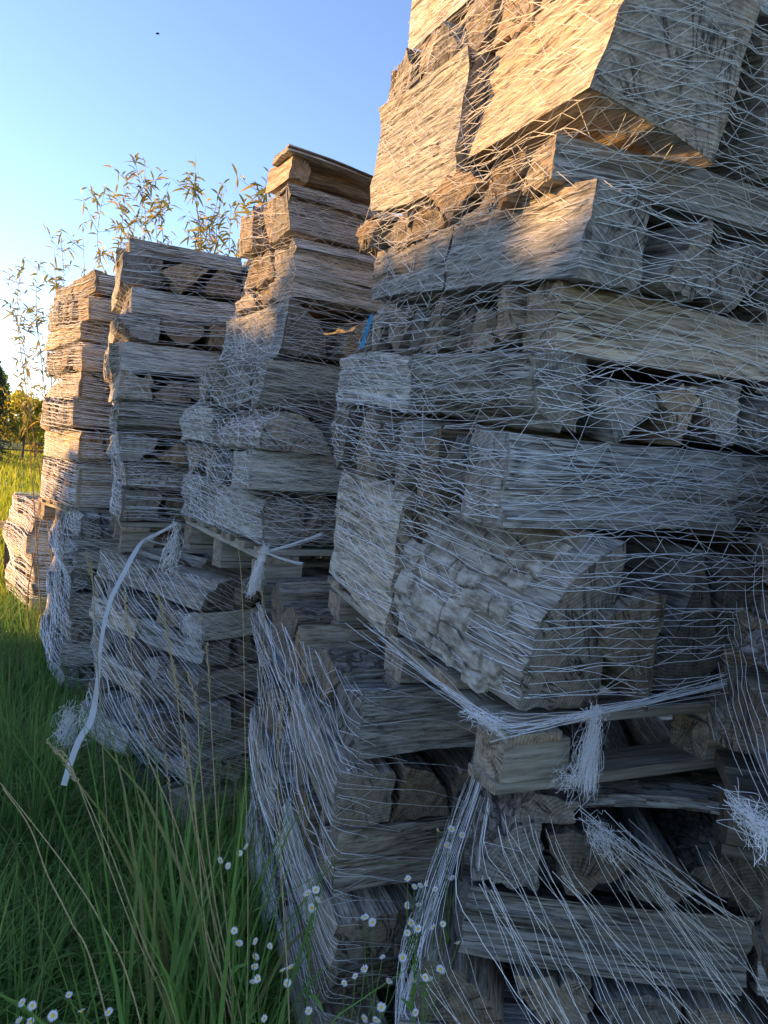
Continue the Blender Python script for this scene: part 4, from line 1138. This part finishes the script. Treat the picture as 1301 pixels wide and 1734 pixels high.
# far trees
M_FAR1 = mat_grass('bush_leaf', (.26, .27, .03), (.50, .46, .06), (.50, .38, .06), .75)
M_FAR2 = mat_grass('spruce_needle', (.012, .028, .014), (.03, .06, .025), (.05, .07, .03), .15)
M_TRUNK = mat_simple('tree_bark', (.10, .075, .055), .9, .3, 8)
def leaf_cloud(cs, rad, n, size, r, flat=1.0):
    k_ = len(cs); i = r.integers(0, k_, n); u = r.normal(0, 1, (n, 3)); u /= np.linalg.norm(u, axis=1, keepdims=True); u *= r.uniform(.3, 1, n)[:, None] ** .5
    c = cs[i] + u * rad[i][:, None] * [1, 1, flat]
    a = r.normal(0, 1, (n, 3)); a /= np.linalg.norm(a, axis=1, keepdims=True); b = np.cross(a, r.normal(0, 1, (n, 3))); b /= np.linalg.norm(b, axis=1, keepdims=True)
    s_ = (size * r.uniform(.5, 1.3, n))[:, None]
    V = np.stack([c - a * s_, c - b * s_ * .5, c + a * s_, c + b * s_ * .5], 1).reshape(-1, 3); F = np.arange(4 * n).reshape(n, 4)
    return V, F, np.repeat(r.uniform(0, .85, n), 4)
def tree(px, Y, h, wd, label, mat, n=5000, leaf=.16, open_=.25):
    p = wp(px, 780, Y); foot = np.array([p[0], p[1], 0.0]); root = newobj('tree', None); root.location = foot; tag(root, label, 'tree', 'trees at the edge of the meadow')
    paths = [(spline([(0, 0, 0), (.1, 0, h * .3), (-.1, .1, h * .6), (.1, 0, h * .85)], 10), np.linspace(.16, .04, 10) * h / 6)]; cs = []; rd = []
    for q in range(26):
        a = r.uniform(0, 6.28); z = h * r.uniform(open_, .95); rr = wd / 2 * math.sin(min(1, (z / h - open_ * .6) / (1 - open_ * .6)) * math.pi * .85 + .25) * r.uniform(.4, 1); e = np.array([math.cos(a) * rr, math.sin(a) * rr, z])
        paths.append((spline([(0, 0, z * .7), e * [.5, .5, .92], e], 6), np.linspace(.05, .012, 6) * h / 6)); cs.append(e); rd.append(wd * r.uniform(.10, .2))
    V, F = tubemesh(paths, 5); newobj('trunk', mesh_np('trunk', V, F, [M_TRUNK]), root)
    V, F, t_ = leaf_cloud(np.array(cs), np.array(rd), n, leaf, r)
    c = newobj('crown', mesh_np('crown', V, F, [mat], None, {'tone': ('FLOAT', t_), 'along': ('FLOAT', t_ * .5)}), root); c['kind'] = 'stuff'
def spruce(px, Y, h, wd, label):
    p = wp(px, 780, Y); foot = np.array([p[0], p[1], 0.0]); root = newobj('spruce_tree', None); root.location = foot; tag(root, label, 'tree', 'trees at the edge of the meadow')
    paths = [(np.array([(0, 0, 0), (0, 0, h * .5), (0, 0, h)]), np.array([.14, .08, .01]) * h / 6)]; V_ = []; n = 0; lv = []; lf = []; lt = []; b_ = 0
    for q in range(120):
        z = h * (.08 + .9 * (q / 120)); L = wd / 2 * (1 - z / h) ** .8 * r.uniform(.7, 1.1) + .08; a = q * 2.4
        e = np.array([math.cos(a) * L, math.sin(a) * L, z - L * .25]); paths.append((np.array([(0, 0, z), e * .5 + np.array([0, 0, z]) * .5 + [0, 0, -.03], e]), np.array([.02, .012, .004])))
        k_ = 55; t = r.uniform(.15, 1, k_)[:, None]; c = np.array([0, 0, z]) * (1 - t) + e * t + r.normal(0, .05, (k_, 3)) * L ** .5
        dd = e / np.linalg.norm(e) + r.normal(0, .6, (k_, 3)) + [0, 0, -.4]; dd /= np.linalg.norm(dd, axis=1, keepdims=True); sd = np.cross(dd, [0, 0, 1.]); sd /= np.linalg.norm(sd, axis=1, keepdims=True)
        s_ = .16
        lv.append(np.stack([c - sd * .02, c + sd * .02, c + dd * s_ + sd * .01, c + dd * s_ - sd * .01], 1).reshape(-1, 3)); lf.append(np.arange(4 * k_).reshape(k_, 4) + b_); lt.append(np.repeat(r.uniform(0, .8, k_), 4)); b_ += 4 * k_
    V, F = tubemesh(paths, 4); newobj('trunk', mesh_np('trunk', V, F, [M_TRUNK]), root); T = np.concatenate(lt)
    c = newobj('crown', mesh_np('crown', np.concatenate(lv), np.concatenate(lf), [M_FAR2], None, {'tone': ('FLOAT', T), 'along': ('FLOAT', T * .3)}), root); c['kind'] = 'stuff'
spruce(-14, 34, 4.9, 3.0, 'dark green spruce at the frame edge beyond the meadow')
tree(36, 40, 3.9, 3.6, 'yellow-green bushy tree standing in low sun beyond the meadow', M_FAR1, 4000, .13, .35)
tree(-70, 46, 6.5, 5, 'broad tree behind the spruce', M_FAR1, 6000, .18)
tree(74, 55, 3.0, 4.0, 'low bush half hidden behind the slim stack', M_FAR1, 5000, .16, .1)
# rail fence of the meadow, a beam by the golden stack
M_RAIL = mat_simple('rail_wood', (.16, .12, .08), .85, .3, 12)
fr = newobj('meadow_fence', None); fr.location = (-24, 44, 0); tag(fr, 'thin dark rail fence across the far meadow', 'fence')
for k_ in range(8):
    V, F = tubemesh([(np.array([(k_ * 3.0, 0, 0), (k_ * 3.0, 0, 1.15)]), .06)], 6); newobj('post', mesh_np('post', V, F, [M_RAIL]), fr)
for zz in (1.0, .55):
    V, F = tubemesh([(np.array([(-1, -.07, zz), (8, -.07, zz + .02), (22, -.07, zz)]), .05)], 6); newobj('rail', mesh_np('rail', V, F, [M_RAIL]), fr)
pa, pb = wp(-40, 893, 7.2), wp(22, 892, 7.0)
root = newobj('wooden_barrier', None); root.location = (pa[0], pa[1], 0); tag(root, 'brown wooden rail ending behind the low golden stack', 'rail')
me = log_data('block', .05, .07, float(np.linalg.norm(pb - pa)) + .4, r, tone=.9, val=.9, bark=False, rough=.3); ob = newobj('rail', log_mesh('rail', me), root); ob.location = ((pb - pa) / 2) + np.array([0, 0, pa[2]])
ob.rotation_euler = (0, 0, math.atan2(pb[1] - pa[1], pb[0] - pa[0]))
for xx in (.02, .3):
    V, F = tubemesh([(np.array([(xx, .06, 0), (xx, .06, pa[2] + .02)]), .04)], 6); newobj('post', mesh_np('post', V, F, [M_RAIL]), root)

# leafy screen left of the row, out of view, added to shade stacks and grass
def shade_hedge():
    r = np.random.default_rng(17); cs = []; rd = []
    D = 9.0; sd = np.array([SDIR[0], SDIR[1]]) / math.hypot(SDIR[0], SDIR[1]); pr_ = np.array([-sd[1], sd[0]])
    c0 = np.array([0.2, 1.4]) + sd * D
    for q in range(2600):
        s_ = r.uniform(-7, 3.1) if q % 3 else r.uniform(-.6, 3.1); z = r.uniform(0, 1) ** .7
        top = SHADE_TOP(s_)
        p = c0 + pr_ * (-s_) + sd * r.uniform(-.6, .6); cs.append([p[0], p[1], z * top]); rd.append(.22)
    V, F, t_ = leaf_cloud(np.array(cs), np.array(rd), 150000, .075, r)
    return V, F, t_, c0, pr_
hk = 9.0 * math.tan(SUN_EL)
SHADE_TOP = lambda s_: hk + float(np.interp(s_, [-7, -.4, 0, .75, .95, 1.6, 2.3, 2.6, 2.9, 3.1], [2.4, 2.1, 1.93, 1.82, 1.72, 1.55, .85, .2, -1.2, -3])) + .07 * math.sin(s_ * 4.1)  # top line shaped to set the shadow edge on each stack
V, F, t_, c0, pr_ = shade_hedge()
tag(newobj('shade_hedge', mesh_np('shade_hedge', V, F, [M_G1], None, {'tone': ('FLOAT', t_), 'along': ('FLOAT', t_ * .2)})), 'unseen leafy screen added and shaped to shade the stacks', 'shade_hedge', kind='stuff')

# insect in the sky
p = wp(267, 57, 1.6)
root = newobj('fly', None); root.location = p; tag(root, 'tiny dark fly hovering in the clear sky', 'insect')
M_FLY = mat_simple('fly_black', (.02, .02, .02), .5, .2, 50)
V, F = tubemesh([(np.array([(-.004, 0, 0), (-.002, 0, 0), (0, 0, .0005), (.002, 0, 0), (.004, 0, 0)]), np.array([.0004, .0016, .002, .0017, .0005]))], 8)
newobj('body', mesh_np('body', V, F, [M_FLY], smooth=True), root)
for s_ in (-1, 1):
    newobj('wing', mesh_np('wing', [(0, 0, .001), (.002 * s_, .003, .004), (.005 * s_, .004, .0035), (.0035 * s_, .0, .002)], [(0, 1, 2, 3)], [M_NET]), root)
